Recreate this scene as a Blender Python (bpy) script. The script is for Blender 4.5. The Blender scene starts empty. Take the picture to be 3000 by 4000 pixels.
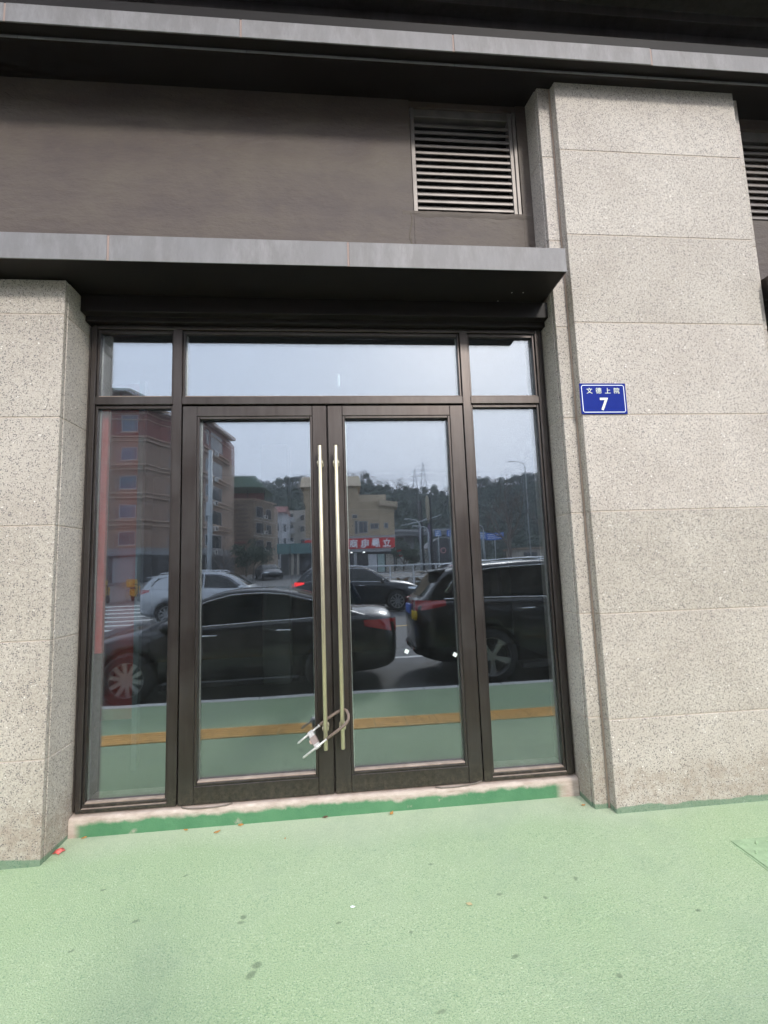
import bpy, bmesh, math, random
from mathutils import Vector, Matrix
R = math.radians
random.seed(7)
sc = bpy.context.scene
COL = sc.collection

# ------------------------------------------------------------------ camera
cam_d = bpy.data.cameras.new('camera'); cam = bpy.data.objects.new('camera', cam_d); COL.objects.link(cam)
cr = Vector((0.99517249, -0.09145052, -0.0356162)); cu = Vector((0.02456334, -0.11926041, 0.99255911)); cf = Vector((0.09501765, 0.98864238, 0.11643835))
M3 = Matrix((cr, cu, -cf)).transposed()
cam.matrix_world = Matrix.Translation((0, -3.05, 1.438)) @ M3.to_4x4()
cam_d.sensor_fit = 'HORIZONTAL'; cam_d.sensor_width = 36; cam_d.lens = 36 * 1873.37 / 3000
cam_d.clip_start = 0.02; cam_d.clip_end = 3000
sc.camera = cam

# ------------------------------------------------------------------ sky, sun, exposure
SUN = Vector((0.33, -1.0, 0.63)).normalized()
el = math.asin(SUN.z)
w = bpy.data.worlds.new('World'); sc.world = w; w.use_nodes = True
nt = w.node_tree; nt.nodes.clear()
out = nt.nodes.new('ShaderNodeOutputWorld'); bg = nt.nodes.new('ShaderNodeBackground')
sky = nt.nodes.new('ShaderNodeTexSky'); sky.sky_type = 'NISHITA'; sky.sun_disc = False
sky.sun_elevation = el; sky.sun_rotation = math.atan2(SUN.x, SUN.y)
sky.air_density = 1.0; sky.dust_density = 6.0; sky.ozone_density = 1.0
mx = nt.nodes.new('ShaderNodeMix'); mx.data_type = 'RGBA'; mx.inputs[0].default_value = 0.90
mx.inputs[7].default_value = (11.3, 12.2, 13.8, 1)      # pale haze layer over the clear sky
nt.links.new(sky.outputs[0], mx.inputs[6]); nt.links.new(mx.outputs[2], bg.inputs[0])
bg.inputs[1].default_value = 0.10
nt.links.new(bg.outputs[0], out.inputs[0])
sun_d = bpy.data.lights.new('sun', 'SUN'); sun_d.energy = 1.6; sun_d.angle = R(8.0); sun_d.color = (1.0, 0.955, 0.89)
sun = bpy.data.objects.new('sun', sun_d); COL.objects.link(sun); sun.rotation_euler = SUN.to_track_quat('Z', 'Y').to_euler(); sun.location = (3, -6, 9)
sc.view_settings.view_transform = 'Standard'; sc.view_settings.look = 'None'
sc.view_settings.exposure = 0.78; sc.view_settings.gamma = 1.0; sc.view_settings.use_curve_mapping = False
sc.render.engine = 'CYCLES'
sc.cycles.adaptive_threshold = 0.03; sc.cycles.max_bounces = 6; sc.cycles.transparent_max_bounces = 10; sc.cycles.glossy_bounces = 3; sc.cycles.diffuse_bounces = 2

# thin spring haze filling the whole place
hz = bpy.data.materials.new('haze_air'); hz.use_nodes = True; hn = hz.node_tree; hn.nodes.clear()
ho = hn.nodes.new('ShaderNodeOutputMaterial'); hv = hn.nodes.new('ShaderNodeVolumePrincipled'); hv.inputs['Density'].default_value = 0.0008; hv.inputs['Color'].default_value = (0.86, 0.92, 1.0, 1); hv.inputs['Anisotropy'].default_value = 0.2
hn.links.new(hv.outputs[0], ho.inputs['Volume'])
hm = bpy.data.meshes.new('haze'); X_, Y_, Za, Zb = 610.0, 545.0, -1.8, 96.0
hm.from_pydata([(x, y, z) for z in (Za, Zb) for (x, y) in ((-X_, -Y_), (X_, -Y_), (X_, 40), (-X_, 40))], [], [(0, 3, 2, 1), (4, 5, 6, 7), (0, 1, 5, 4), (1, 2, 6, 5), (2, 3, 7, 6), (3, 0, 4, 7)])
hm.materials.append(hz); ho_ = bpy.data.objects.new('haze', hm); COL.objects.link(ho_); ho_['kind'] = 'stuff'

# ------------------------------------------------------------------ materials
def nodes(name):
    m = bpy.data.materials.new(name); m.use_nodes = True
    t = m.node_tree; b = t.nodes['Principled BSDF']
    return m, t, b
def N(t, kind, **kw):
    n = t.nodes.new(kind)
    for k, v in kw.items(): setattr(n, k, v)
    return n
def ramp(t, src, stops):
    r = N(t, 'ShaderNodeValToRGB'); e = r.color_ramp.elements
    while len(e) < len(stops): e.new(0.5)
    for i, (p, c) in enumerate(stops):
        e[i].position = p; e[i].color = (c, c, c, 1) if isinstance(c, (int, float)) else (*c, 1)
    t.links.new(src, r.inputs[0]); return r.outputs[0]
def mixc(t, fac, a, b, mode='MIX'):
    m = N(t, 'ShaderNodeMix', data_type='RGBA', blend_type=mode)
    for i, v in ((0, fac), (6, a), (7, b)):
        if hasattr(v, 'links') or isinstance(v, bpy.types.NodeSocket): t.links.new(v, m.inputs[i])
        elif isinstance(v, (int, float)): m.inputs[i].default_value = v if i == 0 else (v, v, v, 1)
        else: m.inputs[i].default_value = (*v, 1)
    return m.outputs[2]
def coords(t, scale=(1, 1, 1), rnd=True, rot=(0, 0, 0)):
    tc = N(t, 'ShaderNodeTexCoord'); mp = N(t, 'ShaderNodeMapping'); mp.inputs['Scale'].default_value = scale; mp.inputs['Rotation'].default_value = rot
    t.links.new(tc.outputs['Object'], mp.inputs['Vector'])
    if rnd:
        oi = N(t, 'ShaderNodeObjectInfo'); ml = N(t, 'ShaderNodeMath', operation='MULTIPLY'); ml.inputs[1].default_value = 37.0
        t.links.new(oi.outputs['Random'], ml.inputs[0]); t.links.new(ml.outputs[0], mp.inputs['Location'])
    return mp.outputs[0]
def noise(t, vec, scale, detail=2, rough=0.5):
    n = N(t, 'ShaderNodeTexNoise'); n.inputs['Scale'].default_value = scale; n.inputs['Detail'].default_value = detail; n.inputs['Roughness'].default_value = rough
    if vec is not None: t.links.new(vec, n.inputs['Vector'])
    return n.outputs[0]
def voro(t, vec, scale, feat='F1', outp='Distance'):
    n = N(t, 'ShaderNodeTexVoronoi', feature=feat); n.inputs['Scale'].default_value = scale
    t.links.new(vec, n.inputs['Vector']); return n.outputs[outp]
def bump(t, b, h, strength, dist):
    bp = N(t, 'ShaderNodeBump'); bp.inputs['Strength'].default_value = strength; bp.inputs['Distance'].default_value = dist
    t.links.new(h, bp.inputs['Height']); t.links.new(bp.outputs[0], b.inputs['Normal'])
def posz(t):
    g = N(t, 'ShaderNodeNewGeometry'); s = N(t, 'ShaderNodeSeparateXYZ'); t.links.new(g.outputs['Position'], s.inputs[0]); return s, g
def mth(t, op, a, b=None, c=None):
    m = N(t, 'ShaderNodeMath', operation=op)
    for i, v in enumerate((a, b, c)):
        if v is None: continue
        if isinstance(v, (int, float)): m.inputs[i].default_value = v
        else: t.links.new(v, m.inputs[i])
    return m.outputs[0]
def simple(name, col, rough=0.6, metal=0.0, var=0.12, vs=6.0, spec=0.5, coat=0.0, streak=False, bmp=0.0, bs=40):
    m, t, b = nodes(name)
    v = coords(t, (1, 1, 0.15) if streak else (1, 1, 1))
    n = noise(t, v, vs, 4, 0.6)
    c = mixc(t, ramp(t, n, [(0.3, 0.0), (0.7, 1.0)]), [x * (1 - var) for x in col], [min(1, x * (1 + var)) for x in col])
    t.links.new(c, b.inputs['Base Color'])
    b.inputs['Roughness'].default_value = rough; b.inputs['Metallic'].default_value = metal
    b.inputs['Specular IOR Level'].default_value = spec; b.inputs['Coat Weight'].default_value = coat; b.inputs['Coat Roughness'].default_value = 0.05
    if bmp: bump(t, b, noise(t, v, bs, 3, 0.6), bmp, 0.01)
    return m

def granite():
    m, t, b = nodes('granite')
    v = coords(t)
    big = noise(t, v, 2.2, 3, 0.6)
    base = mixc(t, ramp(t, big, [(0.3, 0.0), (0.7, 1.0)]), (0.485, 0.438, 0.378), (0.59, 0.545, 0.48))
    med = noise(t, v, 125, 3, 0.75)
    base = mixc(t, ramp(t, med, [(0.38, 0.0), (0.62, 1.0)]), mixc(t, 0.54, base, (0.23, 0.195, 0.18)), base)
    # dark mica grains
    dk = voro(t, v, 125, 'F1'); sel = noise(t, v, 60, 3, 0.6)
    dm = mth(t, 'MULTIPLY', ramp(t, dk, [(0.32, 1.0), (0.44, 0.0)]), ramp(t, sel, [(0.47, 0.0), (0.52, 1.0)]))
    base = mixc(t, mth(t, 'MULTIPLY', dm, 0.9), base, (0.10, 0.095, 0.105))
    wk = voro(t, v, 62, 'F1'); sel2 = noise(t, v, 33, 2, 0.5)
    wm = mth(t, 'MULTIPLY', ramp(t, wk, [(0.18, 1.0), (0.30, 0.0)]), ramp(t, sel2, [(0.60, 0.0), (0.66, 1.0)]))
    base = mixc(t, wm, base, (0.80, 0.78, 0.74))
    oi = N(t, 'ShaderNodeObjectInfo')
    base = mixc(t, 1.0, base, ramp(t, oi.outputs['Random'], [(0.0, (0.90, 0.885, 0.86)), (1.0, (1.05, 1.03, 1.03))]), 'MULTIPLY')
    # rain dirt and paint slopped against the foot of the stone
    s, g = posz(t); wn = noise(t, g.outputs['Position'], 9, 3, 0.6)
    h = mth(t, 'SUBTRACT', s.outputs['Z'], mth(t, 'MULTIPLY', wn, 0.36))
    dirt = mth(t, 'MULTIPLY', ramp(t, h, [(0.0, 0.45), (0.10, 0.0)]), ramp(t, noise(t, g.outputs['Position'], 22, 3, 0.7), [(0.4, 0.2), (0.6, 1.0)]))
    base = mixc(t, dirt, base, (0.27, 0.20, 0.15))
    h2 = mth(t, 'SUBTRACT', s.outputs['Z'], mth(t, 'MULTIPLY', noise(t, g.outputs['Position'], 5, 3, 0.6), 0.05))
    pnt = ramp(t, h2, [(-0.004, 1.0), (0.006, 0.0)])
    base = mixc(t, mth(t, 'MULTIPLY', pnt, 0.70), base, (0.075, 0.20, 0.11))
    t.links.new(base, b.inputs['Base Color']); b.inputs['Roughness'].default_value = 0.62
    bump(t, b, med, 0.35, 0.004)
    return m
GRAN = granite()
GROUT = simple('grout', (0.47, 0.40, 0.34), 0.9, var=0.2, vs=30)

def rubber():
    m, t, b = nodes('green_rubber_paving')
    v = coords(t, rnd=False)
    big = noise(t, v, 0.9, 4, 0.6); med = noise(t, v, 3.7, 3, 0.6)
    c = mixc(t, ramp(t, big, [(0.32, 0.0), (0.68, 1.0)]), (0.365, 0.475, 0.27), (0.435, 0.52, 0.335))
    c = mixc(t, ramp(t, med, [(0.35, 0.0), (0.75, 0.5)]), c, (0.34, 0.465, 0.25))
    g1 = voro(t, v, 170, 'F1'); fine = noise(t, v, 185, 4, 0.8)
    pit = ramp(t, fine, [(0.38, 1.0), (0.50, 0.0)])
    c = mixc(t, mth(t, 'MULTIPLY', pit, 0.80), c, (0.14, 0.25, 0.145))
    c = mixc(t, mth(t, 'MULTIPLY', ramp(t, noise(t, v, 140, 3, 0.7), [(0.57, 0.0), (0.65, 1.0)]), 0.5), c, (0.68, 0.74, 0.52))
    # pale worn dust band along the wall and green-black gum spots
    s, g = posz(t)
    c = mixc(t, mth(t, 'MULTIPLY', ramp(t, mth(t, 'ADD', s.outputs['Y'], mth(t, 'MULTIPLY', big, 0.6)), [(-0.5, 0.0), (0.25, 0.6)]), 0.75), c, (0.58, 0.60, 0.47))
    wob = noise(t, v, 30, 3, 0.7)
    wear = noise(t, v, 1.7, 6, 0.72); c = mixc(t, ramp(t, wear, [(0.50, 0.0), (0.66, 0.32)]), c, (0.27, 0.36, 0.24))
    scuff = N(t, 'ShaderNodeMapping'); scuff.inputs['Scale'].default_value = (1.2, 9, 1); scuff.inputs['Rotation'].default_value = (0, 0, 0.5); t.links.new(v, scuff.inputs[0])
    c = mixc(t, ramp(t, noise(t, scuff.outputs[0], 3.0, 5, 0.75), [(0.62, 0.0), (0.74, 0.30)]), c, (0.46, 0.54, 0.42))
    for (sx_, sy_, sr_, el_, rt_) in ((-0.36, -1.07, .022, .6, .9), (-0.345, -1.03, .016, 1, 0), (-0.45, -0.80, .015, .7, 0), (-0.445, -0.77, .012, 1, .5), (-0.90, -0.73, .017, .55, .5), (-1.14, -0.50, .013, .5, .2), (-1.09, -0.86, .014, .5, .7), (0.67, -0.79, .014, .7, .3), (1.05, -0.74, .017, .6, 1.2), (0.41, -0.54, .014, .5, 0), (-0.04, -0.86, .012, .5, .2), (0.62, -1.12, .015, .6, .4), (0.30, -1.30, .017, .5, .2), (0.95, -1.25, .012, .8, 0), (-0.78, -0.45, .014, .35, .5), (1.45, -1.0, .014, .6, .1), (0.86, -0.84, .011, 1, 0), (0.25, -0.95, .008, 1, 0)):
        mp = N(t, 'ShaderNodeMapping', vector_type='TEXTURE'); mp.inputs['Location'].default_value = (sx_, sy_, 0); mp.inputs['Rotation'].default_value = (0, 0, rt_); mp.inputs['Scale'].default_value = (1, el_, 0.0001)
        fl_ = N(t, 'ShaderNodeVectorMath', operation='MULTIPLY'); fl_.inputs[1].default_value = (1, 1, 0); t.links.new(v, fl_.inputs[0]); t.links.new(fl_.outputs[0], mp.inputs[0])
        ln = N(t, 'ShaderNodeVectorMath', operation='LENGTH'); t.links.new(mp.outputs[0], ln.inputs[0])
        d_ = mth(t, 'ADD', mth(t, 'DIVIDE', ln.outputs['Value'], sr_ * 1.5), mth(t, 'MULTIPLY', wob, 1.3))
        c = mixc(t, mth(t, 'MULTIPLY', ramp(t, mth(t, 'MULTIPLY', d_, 0.5), [(0.50, 1.0), (0.74, 0.0)]), 0.58), c, (0.10, 0.145, 0.085))
    t.links.new(c, b.inputs['Base Color']); b.inputs['Roughness'].default_value = 0.85
    hh = mth(t, 'ADD', fine, mth(t, 'MULTIPLY', g1, 0.8))
    bump(t, b, hh, 0.8, 0.0038)
    return m
RUB = rubber()

def bronze():
    m, t, b = nodes('bronze_metal')
    v = coords(t, (1, 1, 0.08)); n = noise(t, v, 26, 4, 0.65)
    v2 = coords(t); n2 = noise(t, v2, 3, 4, 0.6)
    c = mixc(t, ramp(t, n, [(0.35, 0.0), (0.7, 1.0)]), (0.055, 0.045, 0.041), (0.076, 0.064, 0.059))
    c = mixc(t, ramp(t, n2, [(0.4, 0.0), (0.75, 0.6)]), c, (0.082, 0.076, 0.074))
    s, g = posz(t); dz = mth(t, 'ADD', s.outputs['Z'], mth(t, 'MULTIPLY', noise(t, g.outputs['Position'], 11, 5, 0.7), 0.22))
    dm_ = mth(t, 'MULTIPLY', ramp(t, dz, [(0.20, 0.75), (0.36, 0.0)]), ramp(t, noise(t, g.outputs['Position'], 34, 4, 0.7), [(0.4, 0.0), (0.65, 1.0)]))
    c = mixc(t, dm_, c, (0.17, 0.135, 0.11))
    t.links.new(c, b.inputs['Base Color'])
    b.inputs['Metallic'].default_value = 0.75
    t.links.new(ramp(t, n2, [(0.3, 0.30), (0.7, 0.44)]), b.inputs['Roughness'])
    bump(t, b, n2, 0.05, 0.01)
    return m
BRONZE = bronze()
def fascia():
    m, t, b = nodes('weathered_fascia_metal')
    v = coords(t, (1, 1, 0.3)); n = noise(t, v, 11, 6, 0.75); v2 = coords(t); n2 = noise(t, v2, 2.5, 4, 0.6)
    c = mixc(t, ramp(t, n, [(0.42, 0.0), (0.72, 1.0)]), (0.170, 0.161, 0.159), (0.255, 0.246, 0.248))
    c = mixc(t, ramp(t, n2, [(0.35, 0.0), (0.7, 0.7)]), c, (0.19, 0.184, 0.188))
    t.links.new(c, b.inputs['Base Color']); b.inputs['Metallic'].default_value = 0.25; b.inputs['Roughness'].default_value = 0.62
    bump(t, b, n2, 0.06, 0.02)
    return m
FASC = fascia()
SOFF = simple('soffit_shaded_metal', (0.012, 0.009, 0.008), 0.5, 0.0, var=0.2, vs=3, spec=0.2)  # same cladding metal, with the shade under canopy and cornice put into its colour
LOUV = simple('louvre_metal', (0.17, 0.15, 0.137), 0.45, 0.35, var=0.2, vs=8)
DUST = simple('dusty_ledge', (0.30, 0.235, 0.195), 0.8, var=0.25, vs=14)
STUCCO = None
def stucco():
    m, t, b = nodes('brown_stucco')
    v = coords(t, (0.6, 1, 1.2), rnd=False); n = noise(t, v, 2.6, 6, 0.65); n2 = noise(t, v, 14, 4, 0.6)
    c = mixc(t, ramp(t, n, [(0.36, 0.0), (0.66, 1.0)]), (0.066, 0.047, 0.041), (0.096, 0.074, 0.056))
    c = mixc(t, ramp(t, n2, [(0.55, 0.0), (0.8, 0.5)]), c, (0.105, 0.083, 0.058))
    t.links.new(c, b.inputs['Base Color']); b.inputs['Roughness'].default_value = 0.62
    bump(t, b, mth(t, 'ADD', n, mth(t, 'MULTIPLY', n2, 0.15)), 0.6, 0.05)
    return m
STUCCO = stucco()
def glass(name, refl, tint, trans):
    m = bpy.data.materials.new(name); m.use_nodes = True; t = m.node_tree; t.nodes.clear()
    o = N(t, 'ShaderNodeOutputMaterial'); g = N(t, 'ShaderNodeBsdfGlossy'); tr = N(t, 'ShaderNodeBsdfTransparent'); mx = N(t, 'ShaderNodeMixShader')
    g.inputs['Roughness'].default_value = 0.0; g.inputs['Color'].default_value = (*tint, 1); tr.inputs['Color'].default_value = (*trans, 1)
    lw = N(t, 'ShaderNodeLayerWeight'); lw.inputs[0].default_value = 0.25
    f = mth(t, 'ADD', mth(t, 'MULTIPLY', lw.outputs['Fresnel'], 0.55), refl)
    # faint float-glass ripple and fingerprints of dust
    v = coords(t); bp = N(t, 'ShaderNodeBump'); bp.inputs['Strength'].default_value = 0.035; bp.inputs['Distance'].default_value = 0.01
    t.links.new(noise(t, v, 2.3, 2, 0.4), bp.inputs['Height']); t.links.new(bp.outputs[0], g.inputs['Normal'])
    t.links.new(f, mx.inputs[0]); t.links.new(tr.outputs[0], mx.inputs[1]); t.links.new(g.outputs[0], mx.inputs[2])
    df = N(t, 'ShaderNodeBsdfDiffuse'); df.inputs['Color'].default_value = (0.55, 0.56, 0.55, 1); m2 = N(t, 'ShaderNodeMixShader')
    t.links.new(ramp(t, noise(t, v, 3.0, 6, 0.7), [(0.35, 0.002), (0.75, 0.011)]), m2.inputs[0])
    t.links.new(mx.outputs[0], m2.inputs[1]); t.links.new(df.outputs[0], m2.inputs[2])
    t.links.new(m2.outputs[0], o.inputs[0]); return m
GLASS_O = glass('coated_glass', 0.150, (0.85, 0.91, 1.0), (0.91, 0.94, 0.935))
GLASS_I = glass('inner_glass', 0.095, (0.95, 0.87, 1.0), (0.91, 0.94, 0.935))
BRASS = simple('champagne_brass', (0.62, 0.55, 0.40), 0.34, 0.85, var=0.15, vs=60, streak=True)
STEEL = simple('worn_steel', (0.62, 0.60, 0.57), 0.4, 0.7, var=0.25, vs=90)
RUBBER_D = simple('dark_rubber', (0.055, 0.042, 0.036), 0.55)
SLEEVE = simple('sunlit_sleeve', (0.17, 0.125, 0.10), 0.6, var=0.2, vs=60)  # dark rubber made paler, the sunlight on it put into the colour
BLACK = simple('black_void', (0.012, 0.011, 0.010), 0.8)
CONC = simple('threshold_concrete', (0.50, 0.41, 0.35), 0.85, var=0.2, vs=18, bmp=0.3)
def threshold_mat():
    m, t, b = nodes('painted_threshold')
    s, g = posz(t); v = g.outputs['Position']
    st = N(t, 'ShaderNodeMapping'); st.inputs['Scale'].default_value = (1, 1, 3); t.links.new(v, st.inputs[0])
    c = mixc(t, ramp(t, noise(t, st.outputs[0], 14, 4, 0.6), [(0.35, 0.0), (0.7, 1.0)]), (0.42, 0.33, 0.275), (0.58, 0.49, 0.43))
    edge = mth(t, 'ADD', s.outputs['Z'], mth(t, 'MULTIPLY', mth(t, 'SUBTRACT', noise(t, v, 5, 5, 0.65), 0.5), 0.085))
    pm = ramp(t, edge, [(0.060, 1.0), (0.080, 0.0)])
    chip = ramp(t, noise(t, v, 13, 4, 0.6), [(0.24, 0.3), (0.36, 1.0)])
    ends = mth(t, 'MULTIPLY', ramp(t, mth(t, 'MULTIPLY', mth(t, 'ADD', s.outputs['X'], 1.6), 0.1), [(0.008, 0.0), (0.012, 1.0)]), ramp(t, mth(t, 'MULTIPLY', mth(t, 'ADD', s.outputs['X'], 1.6), 0.1), [(0.289, 1.0), (0.294, 0.0)]))
    gn = mixc(t, noise(t, v, 6, 4, 0.6), (0.035, 0.15, 0.065), (0.12, 0.28, 0.14))
    c = mixc(t, mth(t, 'MULTIPLY', mth(t, 'MULTIPLY', pm, chip), ends), c, gn)
    t.links.new(c, b.inputs['Base Color']); b.inputs['Roughness'].default_value = 0.7
    bump(t, b, noise(t, v, 45, 4, 0.6), 0.35, 0.008); return m
THRESH = threshold_mat()
def asphalt():
    m, t, b = nodes('asphalt'); v = coords(t, rnd=False)
    c = mixc(t, noise(t, v, 160, 2, 0.7), (0.045, 0.046, 0.049), (0.11, 0.112, 0.115)); c = mixc(t, ramp(t, noise(t, v, 0.5, 4, 0.6), [(0.3, 0.0), (0.8, 0.4)]), c, (0.11, 0.11, 0.11))
    t.links.new(c, b.inputs['Base Color']); b.inputs['Roughness'].default_value = 0.75; bump(t, b, noise(t, v, 150, 2, 0.6), 0.4, 0.005); return m
ASPH = asphalt()
MARK = simple('road_marking_white', (0.62, 0.62, 0.60), 0.7, var=0.2, vs=20)
MARKY = simple('road_marking_yellow', (0.55, 0.38, 0.10), 0.7, var=0.2, vs=20)
KERB = simple('kerb_granite', (0.66, 0.65, 0.62), 0.8, var=0.2, vs=60)
TACT = simple('yellow_tactile_tile', (0.80, 0.47, 0.14), 0.7, var=0.22, vs=12)
COVER = simple('painted_cover', (0.31, 0.43, 0.25), 0.75, var=0.15, vs=20, bmp=0.2)
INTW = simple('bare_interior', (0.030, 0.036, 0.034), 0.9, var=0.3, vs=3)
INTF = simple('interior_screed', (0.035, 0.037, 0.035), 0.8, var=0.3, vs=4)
REDP = simple('red_lacquer', (0.24, 0.016, 0.014), 0.5, var=0.1)
BLUE = simple('enamel_blue', (0.003, 0.018, 0.21), 0.35, var=0.05, spec=0.10)
LUM = simple('luminous_cream', (0.82, 0.88, 0.70), 0.5, var=0.04)
PALEBLUE = simple('border_white', (0.78, 0.84, 0.92), 0.5, var=0.03)
LEAFM = simple('dry_leaf', (0.50, 0.24, 0.07), 0.8, var=0.3, vs=60)
REDW = simple('red_wrapper', (0.70, 0.14, 0.12), 0.5, var=0.3, vs=90)
WHITEM = simple('white_sticker', (0.78, 0.86, 0.84), 0.5)

# ------------------------------------------------------------------ geometry helpers
WL = {}
def empty(name, loc=(0, 0, 0), rz=0.0):
    o = bpy.data.objects.new(name, None); COL.objects.link(o); o.location = loc; o.rotation_euler[2] = rz
    o.empty_display_size = 0.1; WL[o.name] = Vector(loc); return o
def tag(o, label=None, cat=None, group=None, kind=None):
    if label: o['label'] = label
    if cat: o['category'] = cat
    if group: o['group'] = group
    if kind: o['kind'] = kind
    return o
def thing(name, label, cat, loc=(0, 0, 0), rz=0.0, group=None):
    return tag(empty(name, loc, rz), label, cat, group)
class MB:
    def __init__(s): s.v = []; s.f = []; s.m = []
    def add(s, vs, fs, mi=0):
        k = len(s.v); s.v += [tuple(p) for p in vs]; s.f += [tuple(i + k for i in f) for f in fs]; s.m += [mi] * len(fs); return s
    def box(s, x0, x1, y0, y1, z0, z1, mi=0):
        return s.add([(x0, y0, z0), (x1, y0, z0), (x1, y1, z0), (x0, y1, z0), (x0, y0, z1), (x1, y0, z1), (x1, y1, z1), (x0, y1, z1)],
                     [(0, 3, 2, 1), (4, 5, 6, 7), (0, 1, 5, 4), (1, 2, 6, 5), (2, 3, 7, 6), (3, 0, 4, 7)], mi)
    def prism(s, pts, a0, a1, axis='x', mi=0):     # polygon extruded along axis
        n = len(pts)
        def P(a, p): return (a, p[0], p[1]) if axis == 'x' else ((p[0], a, p[1]) if axis == 'y' else (p[0], p[1], a))
        vs = [P(a0, p) for p in pts] + [P(a1, p) for p in pts]
        fs = [tuple(range(n)), tuple(range(2 * n - 1, n - 1, -1))] + [(i + n, (i + 1) % n + n, (i + 1) % n, i) for i in range(n)]
        return s.add(vs, fs, mi)
    def tube(s, pts, r, n=8, mi=0, cap=True):
        pts = [Vector(p) for p in pts]; rr = r if isinstance(r, (list, tuple)) else [r] * len(pts)
        k = len(s.v); prev = None
        for i, p in enumerate(pts):
            d = (pts[min(i + 1, len(pts) - 1)] - pts[max(i - 1, 0)]).normalized()
            if prev is None: a = d.cross(Vector((0, 0, 1)) if abs(d.z) < 0.9 else Vector((1, 0, 0))).normalized()
            else: a = (prev - d * prev.dot(d)).normalized()
            prev = a; b = d.cross(a)
            for j in range(n):
                th = 2 * math.pi * j / n; s.v.append(tuple(p + (a * math.cos(th) + b * math.sin(th)) * rr[i]))
        for i in range(len(pts) - 1):
            for j in range(n):
                q = k + i * n; s.f.append((q + j, q + (j + 1) % n, q + n + (j + 1) % n, q + n + j)); s.m.append(mi)
        if cap:
            s.f.append(tuple(k + j for j in range(n - 1, -1, -1))); s.m.append(mi)
            q = k + (len(pts) - 1) * n; s.f.append(tuple(q + j for j in range(n))); s.m.append(mi)
        return s
    def lathe(s, prof, c=(0, 0, 0), axis='y', n=24, mi=0):   # prof: (r, a)
        k = len(s.v)
        for r, a in prof:
            for j in range(n):
                th = 2 * math.pi * j / n; u, v = r * math.cos(th), r * math.sin(th)
                s.v.append((c[0] + u, c[1] + a, c[2] + v) if axis == 'y' else ((c[0] + u, c[1] + v, c[2] + a) if axis == 'z' else (c[0] + a, c[1] + u, c[2] + v)))
        for i in range(len(prof) - 1):
            for j in range(n):
                q = k + i * n; s.f.append((q + j, q + (j + 1) % n, q + n + (j + 1) % n, q + n + j)); s.m.append(mi)
        return s
    def grid(s, P, closed=False, mi=0):     # P[i][j] points
        k = len(s.v); a = len(P); b = len(P[0])
        for row in P: s.v += [tuple(p) for p in row]
        for i in range(a - 1):
            for j in range(b if closed else b - 1):
                s.f.append((k + i * b + j, k + (i + 1) * b + j, k + (i + 1) * b + (j + 1) % b, k + i * b + (j + 1) % b)); s.m.append(mi)
        return s
    def mesh(s, name, mats, off=Vector((0, 0, 0)), bev=0.0, smooth=False, seg=1):
        me = bpy.data.meshes.new(name); me.from_pydata([tuple(Vector(p) - off) for p in s.v], [], s.f)
        for m in (mats if isinstance(mats, (list, tuple)) else [mats]): me.materials.append(m)
        if any(s.m): me.polygons.foreach_set('material_index', s.m)
        bm = bmesh.new(); bm.from_mesh(me); bmesh.ops.recalc_face_normals(bm, faces=bm.faces)
        if bev: bmesh.ops.bevel(bm, geom=list(bm.edges), offset=bev, segments=seg, profile=0.6, affect='EDGES', clamp_overlap=True)
        bm.to_mesh(me); bm.free()
        if smooth: me.shade_smooth() if hasattr(me, 'shade_smooth') else None
        return me
    def obj(s, name, mats, parent=None, bev=0.0, smooth=False, local=False, seg=1, kind=None, label=None):
        off = Vector((0, 0, 0))
        if parent is not None and not local: off = WL.get(parent.name, off)
        me = s.mesh(name, mats, off, bev, smooth, seg)
        o = bpy.data.objects.new(name, me); COL.objects.link(o)
        if parent is not None: o.parent = parent; WL[o.name] = off
        else: WL[o.name] = Vector((0, 0, 0))
        if kind: o['kind'] = kind
        if label: o['label'] = label
        return o
def link_copy(o, loc=None, parent=None, label=None):
    c = o.copy(); COL.objects.link(c); c.parent = parent if parent is not None else None
    if loc is not None: c.location = loc
    if label: c['label'] = label
    return c
def copy_tree(o, parent=None):
    c = o.copy(); COL.objects.link(c); c.parent = parent
    for ch in list(o.children): copy_tree(ch, c)
    return c
def text_mesh(name, body, size, mat, parent, mw, extrude=0.0008, offset=0.0, xs=1.0):
    cu_ = bpy.data.curves.new(name + '_curve', 'FONT'); cu_.body = body; cu_.size = size; cu_.extrude = extrude; cu_.offset = offset
    cu_.align_x = 'CENTER'; cu_.align_y = 'CENTER'; cu_.resolution_u = 4
    to = bpy.data.objects.new(name + '_src', cu_); COL.objects.link(to)
    dg = bpy.context.evaluated_depsgraph_get(); me = bpy.data.meshes.new_from_object(to.evaluated_get(dg)); me.name = name
    bpy.data.objects.remove(to)
    xs_ = [v.co.x for v in me.vertices]; ys_ = [v.co.y for v in me.vertices]
    if xs_:
        cx_, cy_ = (min(xs_) + max(xs_)) / 2, (min(ys_) + max(ys_)) / 2
        for v in me.vertices: v.co.x = (v.co.x - cx_) * xs; v.co.y -= cy_
    me.materials.clear(); me.materials.append(mat)
    o = bpy.data.objects.new(name, me); COL.objects.link(o); o.parent = parent
    o.matrix_parent_inverse = Matrix.Identity(4); o.matrix_local = mw
    return o

# ================================================================== SETTING: pavement, road
GS = 0.02
def gz(y): return GS * min(0, y)
b = MB(); b.add([(-40, 0.6, 0), (40, 0.6, 0), (40, 0, 0), (-40, 0, 0), (40, -2.90, gz(-2.90)), (-40, -2.90, gz(-2.90))], [(0, 3, 2, 1), (3, 5, 4, 2)])
pav = b.obj('pavement', RUB, kind='structure')
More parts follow.
